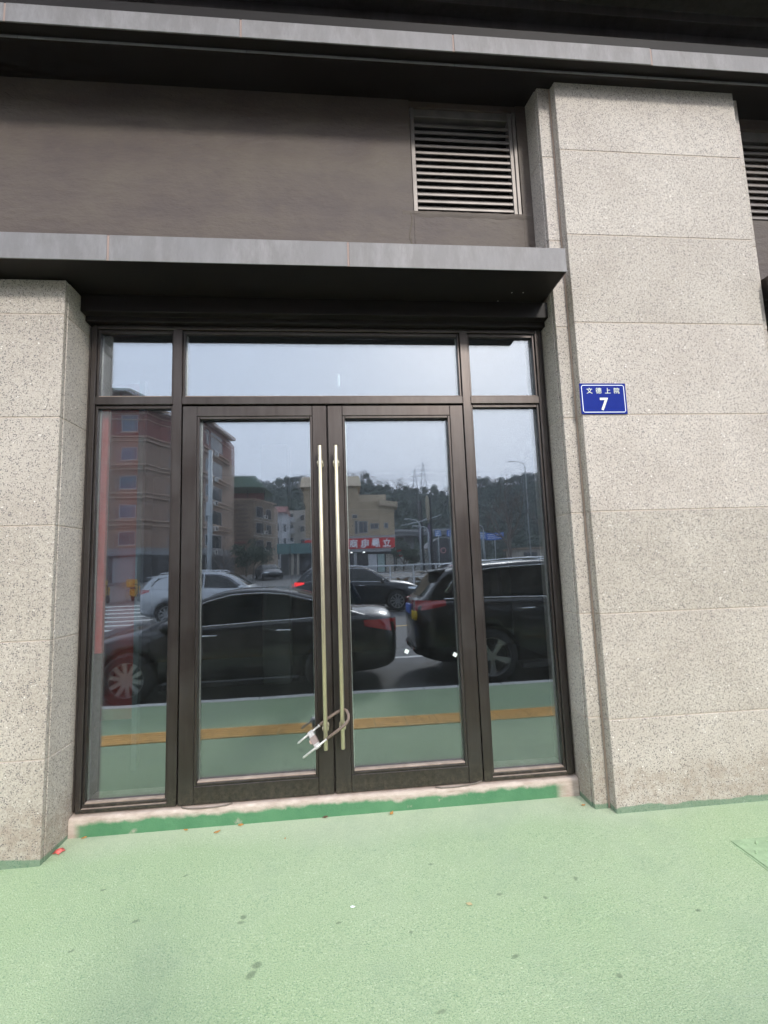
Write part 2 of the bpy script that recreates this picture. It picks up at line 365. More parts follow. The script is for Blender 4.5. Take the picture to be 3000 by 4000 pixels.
# road: crowned, then climbing gently away
prof = [(-3.02, -0.215), (-12.0, -0.06), (-16, 0.02), (-22, 0.22), (-45, 0.85), (-75, 1.2), (-260, 2.0)]
def rz_(y):
    for (a, za), (c, zc) in zip(prof, prof[1:]):
        if y >= c: return za + (zc - za) * (y - a) / (c - a)
    return prof[-1][1]
b = MB(); b.grid([[(x, y, z) for x in (-400, -60, 60, 400)] for y, z in prof]); b.obj('road', ASPH, kind='structure')
b = MB(); b.grid([[(x, y, -0.6) for x in (-600, 600)] for y in (30, -540)]); b.obj('ground', ASPH, kind='structure')
kerb = MB().box(-40, 40, -3.0, -2.93, -0.4, gz(-2.95) - 0.03).obj('kerb', GROUT, kind='structure')
k0 = MB().box(0.004, 0.996, -3.02, -2.90, -0.30, gz(-2.9) + 0.004)
kme = k0.mesh('kerb_stone', KERB, bev=0.008)
for i in range(-9, 10):
    o = bpy.data.objects.new('kerb_stone', kme); COL.objects.link(o); o.parent = kerb; o.location = (i, 0, random.uniform(-0.002, 0.002))
# road paint (thin sheets lying on the road)
def paint(x0, x1, y0, y1, mat, name='road_marking'):
    n = max(1, int(abs(y1 - y0) / 2))
    ys = [y0 + (y1 - y0) * i / n for i in range(n + 1)]
    MB().grid([[(x0, y, rz_(y) + 0.006), (x1, y, rz_(y) + 0.006)] for y in ys]).obj(name, mat, kind='structure')
paint(-30, 30, -5.62, -5.74, MARK); paint(-30, 30, -9.70, -9.85, MARKY); paint(-5.5, 30, -13.55, -13.70, MARK)
for i, y in enumerate((-11.4, -12.6, -13.8, -15.2, -16.6, -18.0, -19.6)): paint(-13.5, -6.6 + 0.12 * i, y, y - 0.45, MARK, 'crosswalk_stripe')
# tactile strip
ts = tag(empty('tactile_strip', (0, 0, 0)), kind='structure')
b = MB(); z0 = gz(-1.55) - 0.01; b.box(0.0025, 0.2975, -1.80, -1.505, z0, z0 + 0.014)
for k in range(5): yy = -1.772 + 0.06 * k; b.box(0.010, 0.290, yy - 0.0, yy + 0.026, z0 + 0.0142, z0 + 0.019)
tme = b.mesh('tactile_tile', TACT)
for i in range(-18, 22):
    o = bpy.data.objects.new('tactile_tile', tme); COL.objects.link(o); o.parent = ts; o.location = (i * 0.3, 0, 0)

# ================================================================== PILLARS
JZ = [-0.05, 0.510, 1.118, 1.738, 2.352, 2.968, 3.582, 4.200, 4.80]
J = 0.0036
def stone_pillar(name, label, loc, core, mainx, main_y, strips, reveals, zt, grout_y=0.006):
    p = thing(name, label, 'pillar', loc)
    MB().box(*core).obj('mortar_core', GROUT, p)
    for (x0, x1, y0, y1) in [(mainx[0], mainx[1], main_y, main_y + 0.03)] + strips + reveals: MB().box(x0 + .003, x1 - .003, y0 + .003, y1 - .003, -0.06, zt - .004).obj('joint_fill', GROUT, p)
    def slab(x0, x1, y0, y1, z0, z1): MB().box(x0, x1, y0, y1, z0 + J, min(z1, zt) - J).obj('granite_slab', GRAN, p, bev=0.0025)
    for z0, z1 in zip(JZ, JZ[1:]):
        if z0 >= zt - 0.01: break
        slab(mainx[0], mainx[1], main_y, main_y + 0.03, z0, z1)
        for (x0, x1, y0, y1) in strips + reveals: slab(x0, x1, y0, y1, z0, z1)
    return p
ZT = 4.80
stone_pillar('granite_pillar', 'tall speckled granite pillar to the right of the door, carrying the blue number plate', (2.2, -0.1, 0),
    (1.462, 2.955, -0.176, 0.35, -0.3, 4.79), (1.546, 2.870, ), -0.252,
    [(1.4515, 1.534, -0.187, -0.160), (2.882, 2.962, -0.187, -0.160)],
    [(1.446, 1.473, -0.1555, 0.20), (2.941, 2.968, -0.1555, 0.20), (1.5465, 1.572, -0.2185, -0.166), (2.845, 2.8695, -0.2185, -0.166)], 4.80)
for bx in ((1.5345, 1.5455), (2.8705, 2.8815)):
    MB().box(bx[0], bx[1], -0.1865, -0.17, -0.05, 4.79).obj('corner_bead', simple('corner_sealant', (0.42, 0.32, 0.25), 0.8) if 'corner_sealant' not in bpy.data.materials else bpy.data.materials['corner_sealant'], bpy.data.objects['granite_pillar'])
stone_pillar('granite_pillar', 'short granite pillar left of the door, topped by the lower canopy', (-2.4, -0.1, 0),
    (-4.3, -1.571, -0.235, 0.35, -0.3, 3.19), (-2.900, -1.556), -0.262, [(-4.25, -2.907, -0.262, -0.232)],
    [(-1.580, -1.553, -0.2285, 0.20)], 3.184)

# ================================================================== BUILDING FRONT
wall = thing('stucco_wall', 'smooth dark brown rendered wall between the canopy and the cornice, left of the granite pillar', 'wall', (-1, 0, 3.4))
MB().box(-4.3, 0.577, 0.0, 0.25, 3.08, 4.95).box(0.579, 1.37, 0.002, 0.25, 3.08, 3.915).box(1.371, 1.446, 0.0015, 0.25, 3.08, 4.95).box(0.5775, 1.3705, 0.012, 0.25, 4.745, 4.95).obj('rendered_face', STUCCO, wall)
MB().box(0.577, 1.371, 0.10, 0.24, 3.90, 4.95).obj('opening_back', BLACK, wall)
b = MB()   # hand-trowelled band below the vent
n = 26
rows = []
for i in range(n + 1):
    x = 0.50 + 0.93 * i / n; lo = 3.868 + 0.006 * math.sin(i * 0.9) + random.uniform(-.003, .003)
    rows.append([(x, 0.004, lo), (x, -0.0015 - 0.001 * random.random(), lo + 0.02), (x, -0.0035 - 0.002 * random.random(), 3.905), (x, 0.0, 3.917 + random.uniform(-.002, .002)), (x, 0.03, 3.918)])
b.grid(rows); b.obj('render_patch', simple('trowelled_patch', (0.095, 0.075, 0.060), 0.7, var=0.15, bmp=0.2), wall, smooth=True)
b = MB(); cr_ = [(0.556 + 0.012 * math.sin(k * 1.3) + random.uniform(-.004, .004), -0.0012, 3.90 - 0.047 * k) for k in range(15)]
b.tube(cr_, 0.0022, 4); b.obj('crack_filler', simple('crack_filler', (0.14, 0.12, 0.08), 0.9), wall)

def louvre(loc, label, x0, x1, z0, z1):
    p = thing('louvre_vent', label, 'vent', loc)
    X = lambda a: a
    y = 0.035
    MB().box(x0, x0 + 0.030, y - 0.022, y + 0.05, z0, z1).obj('frame_stile', LOUV, p, bev=0.002)
    MB().box(x1 - 0.052, x1 - 0.026, y - 0.018, y + 0.05, z0, z1).box(x1 - 0.024, x1, y - 0.028, y + 0.05, z0, z1).obj('frame_stile', LOUV, p, bev=0.002)
    MB().box(x0 + 0.031, x1 - 0.053, y - 0.012, y + 0.05, z1 - 0.06, z1).obj('frame_head', LOUV, p, bev=0.002)
    sl = MB().prism([(y - 0.012, 0.0), (y - 0.012, 0.017), (y + 0.012, 0.045), (y + 0.018, 0.045), (y - 0.004, 0.017), (y - 0.004, 0.0)], 0.031, x1 - x0 - 0.053, 'x')
    me = sl.mesh('slat', LOUV, bev=0.0012)
    for k in range(13):
        o = bpy.data.objects.new('slat', me); COL.objects.link(o); o.parent = p; o.location = Vector((x0, 0, z0 + 0.026 + 0.0545 * k)) - Vector(loc)
louvre((0.97, 0.04, 3.92), 'metal louvre vent with thirteen slats set in the brown wall left of the granite pillar', 0.583, 1.366, 3.922, 4.740)
louvre((3.5, 0.04, 3.92), 'louvre vent cut off by the right edge, behind the tall granite pillar', 3.10, 3.88, 3.94, 4.70)
w2 = thing('stucco_wall', 'narrow bit of dark brown rendered wall right of the tall granite pillar, at the right edge', 'wall', (3.6, 0, 3.4))
MB().box(2.97, 5.2, 0.0, 0.25, 3.19, 3.935).box(2.97, 3.095, 0.001, 0.25, 3.936, 4.70).box(3.885, 5.2, 0.001, 0.25, 3.936, 4.70).box(2.97, 5.2, 0.0015, 0.25, 4.701, 4.95).box(3.09, 3.9, 0.1, 0.24, 3.93, 4.71).obj('rendered_face', STUCCO, w2)

# upper cornice in folded sheets
co = thing('cornice', 'stepped dark metal cornice running across the top of the wall and the granite pillar', 'cornice', (0, -0.3, 4.7))
b = MB()
b.prism([(0.02, 4.792), (-0.322, 4.688), (-0.334, 4.688), (-0.334, 4.712), (-0.404, 4.712), (-0.404, 4.90), (0.02, 4.90)], -4.3, 5.2, 'x')
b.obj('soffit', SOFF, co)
for a, c in zip([-4.5, -3.2, -1.85, -0.5, 0.83, 2.17, 3.5], [-3.203, -1.853, -0.503, 0.827, 2.167, 3.497, 5.2]): MB().box(a, c, -0.3385, -0.3345, 4.684, 4.700).obj('drip_edge', FASC, co, bev=0.001)
b = MB().prism([(-0.300, 4.905), (-0.300, 5.10), (-0.372, 5.10), (-0.372, 5.092), (-0.386, 5.092), (-0.386, 5.165), (-0.60, 5.165), (-0.60, 5.33), (-0.72, 5.33), (-0.72, 5.34), (-0.72, 5.8), (0.1, 5.8), (0.1, 4.905)], -4.3, 5.2, 'x')
b.obj('upper_moulding', BRONZE, co)
xs = [-4.5, -3.218, -1.878, -0.523, 0.807, 2.152, 3.49, 5.2]
for a, c in zip(xs, xs[1:]):
    dz = random.uniform(-0.0015, 0.0015); dy = random.uniform(-0.002, 0.002)
    MB().prism([(-0.414 + dy, 4.698 + dz), (-0.4065, 4.698 + dz), (-0.4065, 4.80), (-0.31, 4.834 + dz), (-0.31, 4.842 + dz), (-0.414 + dy, 4.822 + dz)], a + 0.006, c - 0.006, 'x').obj('fascia_panel', FASC, co, bev=0.0015)
    if c < 4: MB().box(c - 0.0055, c + 0.0055, -0.4125, -0.406, 4.70, 4.82).obj('sealant_joint', simple('sealant', (0.30, 0.22, 0.19), 0.7), co)

# lower canopy over the door
def canopy(label, xa, xb, joints, loc):
    c = thing('canopy', label, 'canopy', loc)
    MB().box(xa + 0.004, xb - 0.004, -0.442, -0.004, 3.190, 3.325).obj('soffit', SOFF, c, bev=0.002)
    ed = [xa] + joints + [xb]
    for a, d in zip(ed, ed[1:]):
        dy = random.uniform(-0.0015, 0.0015)
        MB().prism([(-0.450 + dy, 3.185), (-0.443, 3.185), (-0.443, 3.326), (-0.03, 3.352), (-0.03, 3.358), (-0.450 + dy, 3.338)], a + (0.006 if a != xa else 0), d - (0.006 if d != xb else 0), 'x').obj('fascia_panel', FASC, c, bev=0.0015)
    for j in joints:
        MB().box(j - 0.0055, j + 0.0055, -0.4485, -0.443, 3.187, 3.336).obj('sealant_joint', bpy.data.materials['sealant'], c)
    return c
c1 = canopy('long grey metal canopy with streaked face directly above the glass door', -4.3, 1.418, [-2.571, -1.238, 0.095], (0, -0.2, 3.19))
MB().box(1.412, 1.418, -0.442, -0.006, 3.187, 3.336).obj('end_plate', BRONZE, c1)
c2 = canopy('end of a second metal canopy at the right edge, beyond the tall granite pillar', 2.992, 5.2, [4.2], (3.8, -0.2, 3.19))
MB().box(2.986, 2.992, -0.446, -0.006, 3.187, 3.345).obj('end_plate', BRONZE, c2)
for x, y in ((1.16, -0.21), (1.235, -0.212), (1.10, -0.11)):
    MB().lathe([(0.0005, -0.003), (0.003, -0.002), (0.004, 0.001)], (x, y, 3.189), 'z', 8).obj('screw', STEEL, c1)

# header box under the canopy
hd = thing('header_box', 'dark stepped metal header between the canopy and the shopfront frame', 'header', (0, 0, 3.06))
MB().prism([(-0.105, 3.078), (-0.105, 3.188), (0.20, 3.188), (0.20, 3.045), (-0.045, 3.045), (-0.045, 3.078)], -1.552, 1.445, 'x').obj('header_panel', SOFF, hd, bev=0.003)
w3 = thing('lintel_wall', 'hidden rendered lintel above the header, behind the canopy soffit', 'wall', (0, 0.1, 3.2)) if False else None

# threshold
th = tag(MB().prism([(-0.022, -0.05), (-0.020, 0.092), (-0.012, 0.104), (0.06, 0.112), (0.30, 0.112), (0.30, -0.05)], -1.5525, 1.4455, 'x').obj('threshold', THRESH, bev=0.004),
    'pale concrete door threshold with a worn band of green paint along its foot', 'threshold')

# ------------------------------------------------------------------ shopfront frame and sidelights
fr = thing('shopfront_frame', 'dark bronze metal frame with side windows and top lights round the double door', 'frame', (-0.06, 0, 0.11))
def part(name, bx, parent, mat=BRONZE, bev=0.0025): return MB().box(*bx).obj(name, mat, parent, bev=bev)
FX0, FX1 = -1.530, 1.426
part('frame_stile', (FX0, -1.500, 0.0, 0.09, 0.117, 3.045), fr); part('frame_stile', (1.386, FX1, 0.0, 0.09, 0.117, 3.045), fr)
part('frame_trim', (-1.5515, -1.5325, 0.012, 0.05, 0.117, 3.04), fr, bev=0.006); part('frame_trim', (1.4285, 1.4445, 0.012, 0.05, 0.117, 3.04), fr, bev=0.006)
part('frame_head', (-1.4995, 1.3855, 0.0, 0.09, 3.019, 3.044), fr)
part('mullion', (-1.028, -0.974, -0.001, 0.09, 0.117, 3.0185), fr); part('mullion', (0.853, 0.907, -0.001, 0.09, 0.117, 3.0185), fr)
part('transom', (-1.4995, -1.0285, 0.0, 0.09, 2.519, 2.570), fr); part('transom', (-0.9735, 0.8525, 0.0, 0.09, 2.519, 2.570), fr); part('transom', (0.9075, 1.3855, 0.0, 0.09, 2.519, 2.570), fr)
for a, c in ((-1.4995, -1.0285), (0.9075, 1.3855)):
    part('sill_rail', (a, c, 0.0, 0.09, 0.117, 0.137), fr); part('sill_rail', (a, c, 0.014, 0.09, 0.138, 0.156), fr); part('dust_ledge', (a + .002, c - .002, 0.002, 0.0135, 0.1372, 0.1395), fr, DUST, 0)
def beads(x0, x1, z0, z1, parent, w=0.014, y0=0.016, top=0.014, bot=0.010):
    part('glazing_bead', (x0, x0 + w, y0, 0.045, z0, z1), parent, bev=0.002); part('glazing_bead', (x1 - w, x1, y0, 0.045, z0, z1), parent, bev=0.002)
    part('glazing_bead', (x0 + w + .0005, x1 - w - .0005, y0 + .0005, 0.045, z1 - top, z1), parent, bev=0.002); part('glazing_bead', (x0 + w + .0005, x1 - w - .0005, y0 + .0005, 0.045, z0, z0 + bot), parent, DUST, bev=0.002)
YG = 0.040
def pane(x0, x1, z0, z1, parent, tilt=(0.0022, 0.0045)):
    MB().box(x0 - .002, x1 + .002, YG, YG + 0.006, z0 - .002, z1 + .002).obj('glass_pane', GLASS_O, parent)
    cx, cz = (x0 + x1) / 2, (z0 + z1) / 2; b = MB(); b.box(x0 - cx - .002, x1 - cx + .002, 0, 0.006, z0 - cz - .002, z1 - cz + .002)
    o = b.obj('glass_pane', GLASS_I, parent, local=True); o.location = Vector((cx, YG + 0.020, cz)) - WL[parent.name]
    o.rotation_euler = (tilt[0], 0, tilt[1])
    part('spacer_bar', (x0, x0 + 0.006, YG + .0065, YG + 0.018, z0, z1), parent, STEEL, 0); part('spacer_bar', (x1 - 0.006, x1, YG + .0065, YG + 0.018, z0, z1), parent, STEEL, 0)
for (x0, x1, z0, z1, tl) in ((-1.4995, -1.0285, 0.1565, 2.5185, (-0.0024, 0.0046)), (0.9075, 1.3855, 0.1565, 2.5185, (-.001, 0.003)), (-1.4995, -1.0285, 2.5705, 3.0185, (-0.0030, 0.0050)), (-0.9735, 0.8525, 2.5705, 3.0185, (-.0015, 0.001)), (0.9075, 1.3855, 2.5705, 3.0185, (-.002, .004))):
    beads(x0, x1, z0, z1, fr, top=0.022)
    pane(x0 + 0.014, x1 - 0.014, z0 + 0.010, z1 - 0.022, fr, tl)

# ------------------------------------------------------------------ doors
def door(x0, x1, gx0, gx1, hx, label):
    d = thing('glass_door', label, 'door', (x0, 0, 0.115)); z0, z1 = 0.1155, 2.506; gb, gt = 0.214, 2.438
    part('stile', (x0, gx0 - 0.017, 0.0, 0.055, z0, z1), d); part('stile', (gx1 + 0.017, x1, 0.0, 0.055, z0, z1), d)
    part('top_rail', (gx0 - 0.0165, gx1 + 0.0165, 0.0004, 0.055, gt + 0.0005, z1), d); part('bottom_rail', (gx0 - 0.0165, gx1 + 0.0165, 0.0004, 0.055, z0, gb - 0.0005), d)
    bz0, bz1 = gb, gt
    part('glazing_bead', (gx0 - 0.0165, gx0, 0.004, 0.045, bz0, bz1), d); part('glazing_bead', (gx1, gx1 + 0.0165, 0.004, 0.045, bz0, bz1), d)
    part('glazing_bead', (gx0 + .0005, gx1 - .0005, 0.0045, 0.045, bz1 - 0.017, bz1), d); part('glazing_bead', (gx0 + .0005, gx1 - .0005, 0.0045, 0.045, bz0, bz0 + 0.014), d); part('bead_ledge', (gx0 + .0005, gx1 - .0005, 0.010, 0.045, bz0 + 0.0142, bz0 + 0.024), d, DUST, 0.003)
    pane(gx0, gx1, bz0 + 0.024, bz1 - 0.017, d, (-0.0012, 0.0030) if x0 < -0.5 else (-0.0006, 0.0008))
    # pull handle
    yh = -0.082
    h = MB().tube([(hx, yh, 0.394), (hx, yh, 0.398), (hx, yh, 2.216), (hx, yh, 2.220)], [0.0105, 0.0125, 0.0125, 0.0105], 16).obj('handle_bar', BRASS, d, smooth=True)
    for z in (0.512, 2.112):
        MB().lathe([(0.0, -0.086), (0.010, -0.086), (0.0105, -0.006), (0.019, -0.006), (0.021, -0.002), (0.021, 0.0)], (hx, 0.0, z), 'y', 18).obj('handle_mount', BRASS, d, smooth=True)
        MB().lathe([(0.0, -0.024), (0.019, -0.022), (0.0205, -0.018), (0.0205, 0.001)], (hx, yh + 0.030, z), 'y', 18).obj('mount_collar', BRASS, d, smooth=True)
    return d
dl = door(-0.966, -0.0625, -0.862, -0.170, -0.1055, 'left leaf of the bronze-framed double glass door, nearer the short pillar')
dr = door(-0.0535, 0.8465, 0.058, 0.742, -0.0055, 'right leaf of the bronze-framed double glass door, with two small white squares stuck on its glass')
MB().box(-0.0620, -0.0545, 0.03, 0.05, 0.12, 2.50).obj('gap_seal', RUBBER_D, dl)
MB().box(-0.973, -0.854, 0.05, 0.06, 2.507, 2.518).obj('door_stop', BLACK, fr)
MB().box(-0.973, 0.852, 0.045, 0.085, 2.5065, 2.5185).obj('door_stop', RUBBER_D, fr)
for (x, z, r_) in ((0.0, 0, 0),):
    pass
def ray_at(px, py, yy):
    d = cr * ((px - 1500) / 1873.37) + cu * (-(py - 2000) / 1873.37) + cf
    t_ = (yy + 3.05) / d.y; return Vector((d.x * t_, yy, 1.438 + d.z * t_))
for x, z, a in ((0.409, 0.911, 28), (0.719, 0.875, 33)):
    o = MB().box(-0.0125, 0.0125, -0.0006, 0, -0.0125, 0.0125).obj('sticker', WHITEM, dr, local=True); o.location = Vector((x, YG - 0.001, z)) - WL[dr.name]; o.rotation_euler = (0, R(a), 0)
MB().box(0.020, 0.034, 0.095, 0.10, 2.68, 2.76).obj('swing_tag', WHITEM, fr)
# loose weather-seal strips lying on the threshold
def strip(label, pts):
    tag(MB().tube(pts, 0.0042, 8).obj('seal_strip', simple('grey_seal', (0.16, 0.13, 0.11), 0.5) if 'grey_seal' not in bpy.data.materials else bpy.data.materials['grey_seal'], smooth=True), label, 'seal strip', 'loose seal strips on the threshold')
strip('thin loose seal strip curling out under the left door leaf', [(-0.945, 0.004, 0.112), (-0.935, -0.010, 0.110), (-0.90, -0.017, 0.106), (-0.84, -0.020, 0.104), (-0.76, -0.020, 0.104), (-0.69, -0.014, 0.107), (-0.655, -0.004, 0.112)])
strip('thin loose seal strip curling out under the right door leaf', [(0.545, -0.006, 0.111), (0.58, -0.014, 0.107), (0.66, -0.016, 0.106), (0.74, -0.012, 0.109), (0.80, -0.006, 0.116), (0.835, -0.004, 0.124)])

# ------------------------------------------------------------------ cable lock round both handles
lk = thing('shackle_lock', 'long rubber-sleeved U lock slung round both door handles near their lower ends', 'lock', (-0.06, -0.1, 0.5))
upper = [(-0.140, -0.062, 0.531), (-0.117, -0.060, 0.549), (-0.086, -0.060, 0.569), (-0.050, -0.060, 0.590), (-0.019, -0.060, 0.606), (0.002, -0.064, 0.614), (0.020, -0.078, 0.608), (0.031, -0.094, 0.588), (0.030, -0.106, 0.566), (0.018, -0.112, 0.548), (-0.004, -0.114, 0.530), (-0.040, -0.114, 0.506), (-0.097, -0.114, 0.468)]
MB().tube(upper, 0.0088, 10).obj('rubber_sleeve', SLEEVE, lk, smooth=True)
MB().tube([(-0.268, -0.090, 0.444), (-0.262, -0.089, 0.449), (-0.1405, -0.0625, 0.5305)], [0.002, 0.0065, 0.0065], 8).obj('steel_rod', STEEL, lk, smooth=True)
MB().tube([(-0.140, -0.0622, 0.531), (-0.146, -0.0632, 0.526)], 0.009, 8).obj('collar', STEEL, lk)
MB().tube([(-0.237, -0.116, 0.372), (-0.231, -0.116, 0.377), (-0.094, -0.1145, 0.470)], [0.002, 0.0065, 0.0065], 8).obj('steel_rod', STEEL, lk, smooth=True)
lb = MB(); ax = Vector((0.050, -0.03, -0.082)).normalized(); ay = Vector((0.83, 0.05, 0.55)).normalized(); az = ax.cross(ay)
def lbox(c, l, w_, h_, name, mat, bev=0.003):
    b = MB(); vs = []
    for k in (-1, 1):
        for i, j in ((-1, -1), (1, -1), (1, 1), (-1, 1)): vs.append(Vector(c) + ax * (i * l / 2) + ay * (j * w_ / 2) + az * (k * h_ / 2))
    b.add(vs, [(0, 3, 2, 1), (4, 5, 6, 7), (0, 1, 5, 4), (1, 2, 6, 5), (2, 3, 7, 6), (3, 0, 4, 7)]); b.obj(name, mat, lk, bev=bev)
lc = Vector((-0.172, -0.094, 0.462))
lbox(lc, 0.106, 0.034, 0.030, 'lock_body', simple('lock_casing', (0.50, 0.48, 0.47), 0.45, 0.5, var=0.2, vs=70), 0.004)
lbox(lc + az * 0.0 + ax * 0.002, 0.045, 0.0365, 0.0325, 'lock_band', simple('lock_band', (0.26, 0.20, 0.19), 0.6, var=0.2), 0.002)
lbox(lc - ay * 0.024, 0.022, 0.010, 0.020, 'lock_tab', simple('lock_tab', (0.5, 0.36, 0.30), 0.6), 0.002)

# ------------------------------------------------------------------ number plate
np_ = thing('number_plate', 'small blue enamel plate reading 文德上院 7 on the tall granite pillar', 'sign', (1.691, -0.254, 2.352))
MB().box(1.538, 1.845, -0.2575, -0.2535, 2.3545, 2.5565).obj('plate', BLUE, np_, bev=0.001)
def ring(inset, wd):
    x0, x1, z0, z1 = 1.538 + inset, 1.845 - inset, 2.3545 + inset, 2.5565 - inset; c = 0.010
    def L(i): return [(x0 + c, z0 + i), (x1 - c, z0 + i), (x1 - c + .0, z0 + i), (x1 - i - 0.000, z0 + c), (x1 - i, z1 - c), (x1 - c, z1 - i), (x0 + c, z1 - i), (x0 + i, z1 - c), (x0 + i, z0 + c)]
    a = L(0); d = L(wd); b = MB()
    vs = [(p[0], -0.2582, p[1]) for p in a] + [(p[0], -0.2582, p[1]) for p in d]; n = len(a)
    b.add(vs, [(i, (i + 1) % n, (i + 1) % n + n, i + n) for i in range(n)]); return b
rb = ring(0.011, 0.0042); me = rb.mesh('border', PALEBLUE, WL[np_.name]); o = bpy.data.objects.new('border', me); COL.objects.link(o); o.parent = np_
so = o.modifiers.new('s', 'SOLIDIFY'); so.thickness = 0.0006
def TM(x, y, z, face=-1):
    if face < 0: m = Matrix(((1, 0, 0, x), (0, 0, -1, y), (0, 1, 0, z), (0, 0, 0, 1)))
    else: m = Matrix(((-1, 0, 0, x), (0, 0, 1, y), (0, 1, 0, z), (0, 0, 0, 1)))
    return m
P0 = WL[np_.name]
for i, ch in enumerate('文德上院'):
    text_mesh('character', ch, 0.041, LUM, np_, TM(1.602 + i * 0.0605 - P0.x, -0.2583 - P0.y, 2.508 - P0.z), 0.0004, 0.0)
text_mesh('digit', '7', 0.112, LUM, np_, TM(1.694 - P0.x, -0.2583 - P0.y, 2.420 - P0.z), 0.0004, 0.0022, 1.0)

# ------------------------------------------------------------------ litter on the pavement
def leaf(x, y, s, a, label, mat=LEAFM, name='dry_leaf', cat='leaf', group='fallen leaves by the threshold'):
    b = MB(); prof = [(-1, 0.02), (-0.6, 0.32), (-0.1, 0.45), (0.45, 0.30), (1, 0.02)]
    rows = [[(u * s, -w_ * s, 0.003 + abs(u) ** 2 * s * 0.25), (u * s, 0, 0.0015 + 0.12 * s * (1 - w_)), (u * s, w_ * s, 0.004 + random.random() * s * 0.35)] for u, w_ in prof]
    b.grid(rows); o = b.obj(name, mat, smooth=True); o.location = (x, y, gz(y) + 0.002); o.rotation_euler[2] = R(a)
    m = o.modifiers.new('s', 'SOLIDIFY'); m.thickness = 0.0008
    tag(o, label, cat, group); return o
leaf(-1.456, -0.035, 0.014, 30, 'orange leaf scrap at the foot of the green paint, beside the short pillar')
leaf(-0.905, -0.042, 0.013, -20, 'brown leaf scrap against the threshold under the left door')
leaf(-0.600, -0.040, 0.016, 10, 'orange leaf touching the green paint under the left door handle side')
leaf(-0.72, -0.090, 0.020, 40, 'pale orange leaf lying just off the threshold, left of the door gap')
leaf(0.27, -0.052, 0.020, 60, 'orange leaf on the pavement under the right door')
leaf(1.405, -0.14, 0.014, 15, 'tan leaf scrap in the corner at the foot of the tall pillar')
leaf(-0.12, -0.033, 0.017, 5, 'dark brown leaf pressed against the threshold below the door gap', simple('dark_leaf', (0.12, 0.07, 0.04), 0.8))
leaf(-0.33, -0.215, 0.008, 80, 'tiny orange leaf bit in the open green paving in front of the doors')
leaf(0.021, -0.785, 0.011, 0, 'small white petal-like scrap on the green paving', WHITEM, 'paper_scrap', 'scrap', None)
leaf(0.52, -0.84, 0.014, -25, 'pale twig-like leaf on the green paving below the right door', simple('pale_leaf', (0.55, 0.45, 0.25), 0.8))
b = MB(); b.grid([[(0, 0, 0.0), (0.02, 0.002, 0.006), (0.042, 0.0, 0.002)], [(0.003, 0.02, 0.012), (0.022, 0.022, 0.02), (0.045, 0.018, 0.008)], [(0.008, 0.038, 0.004), (0.028, 0.042, 0.014), (0.05, 0.036, 0.003)]])
o = b.obj('wrapper', REDW, smooth=True); o.location = (-1.552, -0.165, gz(-0.16) + 0.002); o.rotation_euler[2] = R(-18); m = o.modifiers.new('s', 'SOLIDIFY'); m.thickness = 0.0008
tag(o, 'crumpled red and white wrapper against the foot of the short pillar', 'litter')

# manhole cover at the right edge
mh = thing('access_cover', 'green-painted rectangular access cover with raised studs, cut by the right edge', 'cover', (2.3, -0.9, -0.02))
zc = gz(-0.9)
MB().prism([(1.945, -0.572), (2.62, -0.560), (2.61, -1.18), (1.93, -1.19)], zc - 0.03, zc + 0.006, 'z').obj('rim', KERB if False else COVER, mh, bev=0.002)
MB().prism([(1.957, -0.584), (2.608, -0.572), (2.598, -1.168), (1.942, -1.178)], zc + 0.0065, zc + 0.010, 'z').obj('plate', COVER, mh, bev=0.002)
for i in range(9):
    for j in range(8):
        b = MB().tube([(-0.016, 0, 0), (0.016, 0, 0)], 0.004, 6)
        if i == 0 and j == 0: sme = b.mesh('stud', COVER)
        o = bpy.data.objects.new('stud', sme); COL.objects.link(o); o.parent = mh
        o.location = Vector((1.995 + i * 0.068, -0.625 - j * 0.072, zc + 0.0105)) - WL[mh.name]; o.rotation_euler[2] = R(45 if (i + j) % 2 else -45)

# neighbouring shopfront past the tall pillar
f2 = thing('shopfront_frame', 'second dark shopfront past the tall granite pillar, mostly beyond the right edge', 'frame', (3.8, 0, 0.11))
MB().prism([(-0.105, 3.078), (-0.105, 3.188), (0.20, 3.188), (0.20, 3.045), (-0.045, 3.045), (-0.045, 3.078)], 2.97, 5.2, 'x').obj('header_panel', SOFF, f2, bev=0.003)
for a in (2.985, 3.47, 4.45): part('mullion', (a, a + 0.05, 0.0, 0.09, 0.117, 3.044), f2)
for a, c in ((3.0355, 3.4695), (3.5205, 4.4495), (4.5005, 5.2)):
    part('sill_rail', (a, c, 0.0, 0.09, 0.117, 0.156), f2); part('transom', (a, c, 0.0, 0.09, 2.519, 2.570), f2); part('frame_head', (a, c, 0.0, 0.09, 3.019, 3.044), f2)
    pane(a, c, 0.1565, 2.5185, f2); pane(a, c, 2.5705, 3.0185, f2)
tag(MB().prism([(-0.022, -0.05), (-0.020, 0.092), (-0.012, 0.104), (0.06, 0.112), (0.30, 0.112), (0.30, -0.05)], 2.969, 5.2, 'x').obj('threshold', THRESH, bev=0.004), 'concrete threshold of the neighbouring shopfront past the tall pillar', 'threshold')
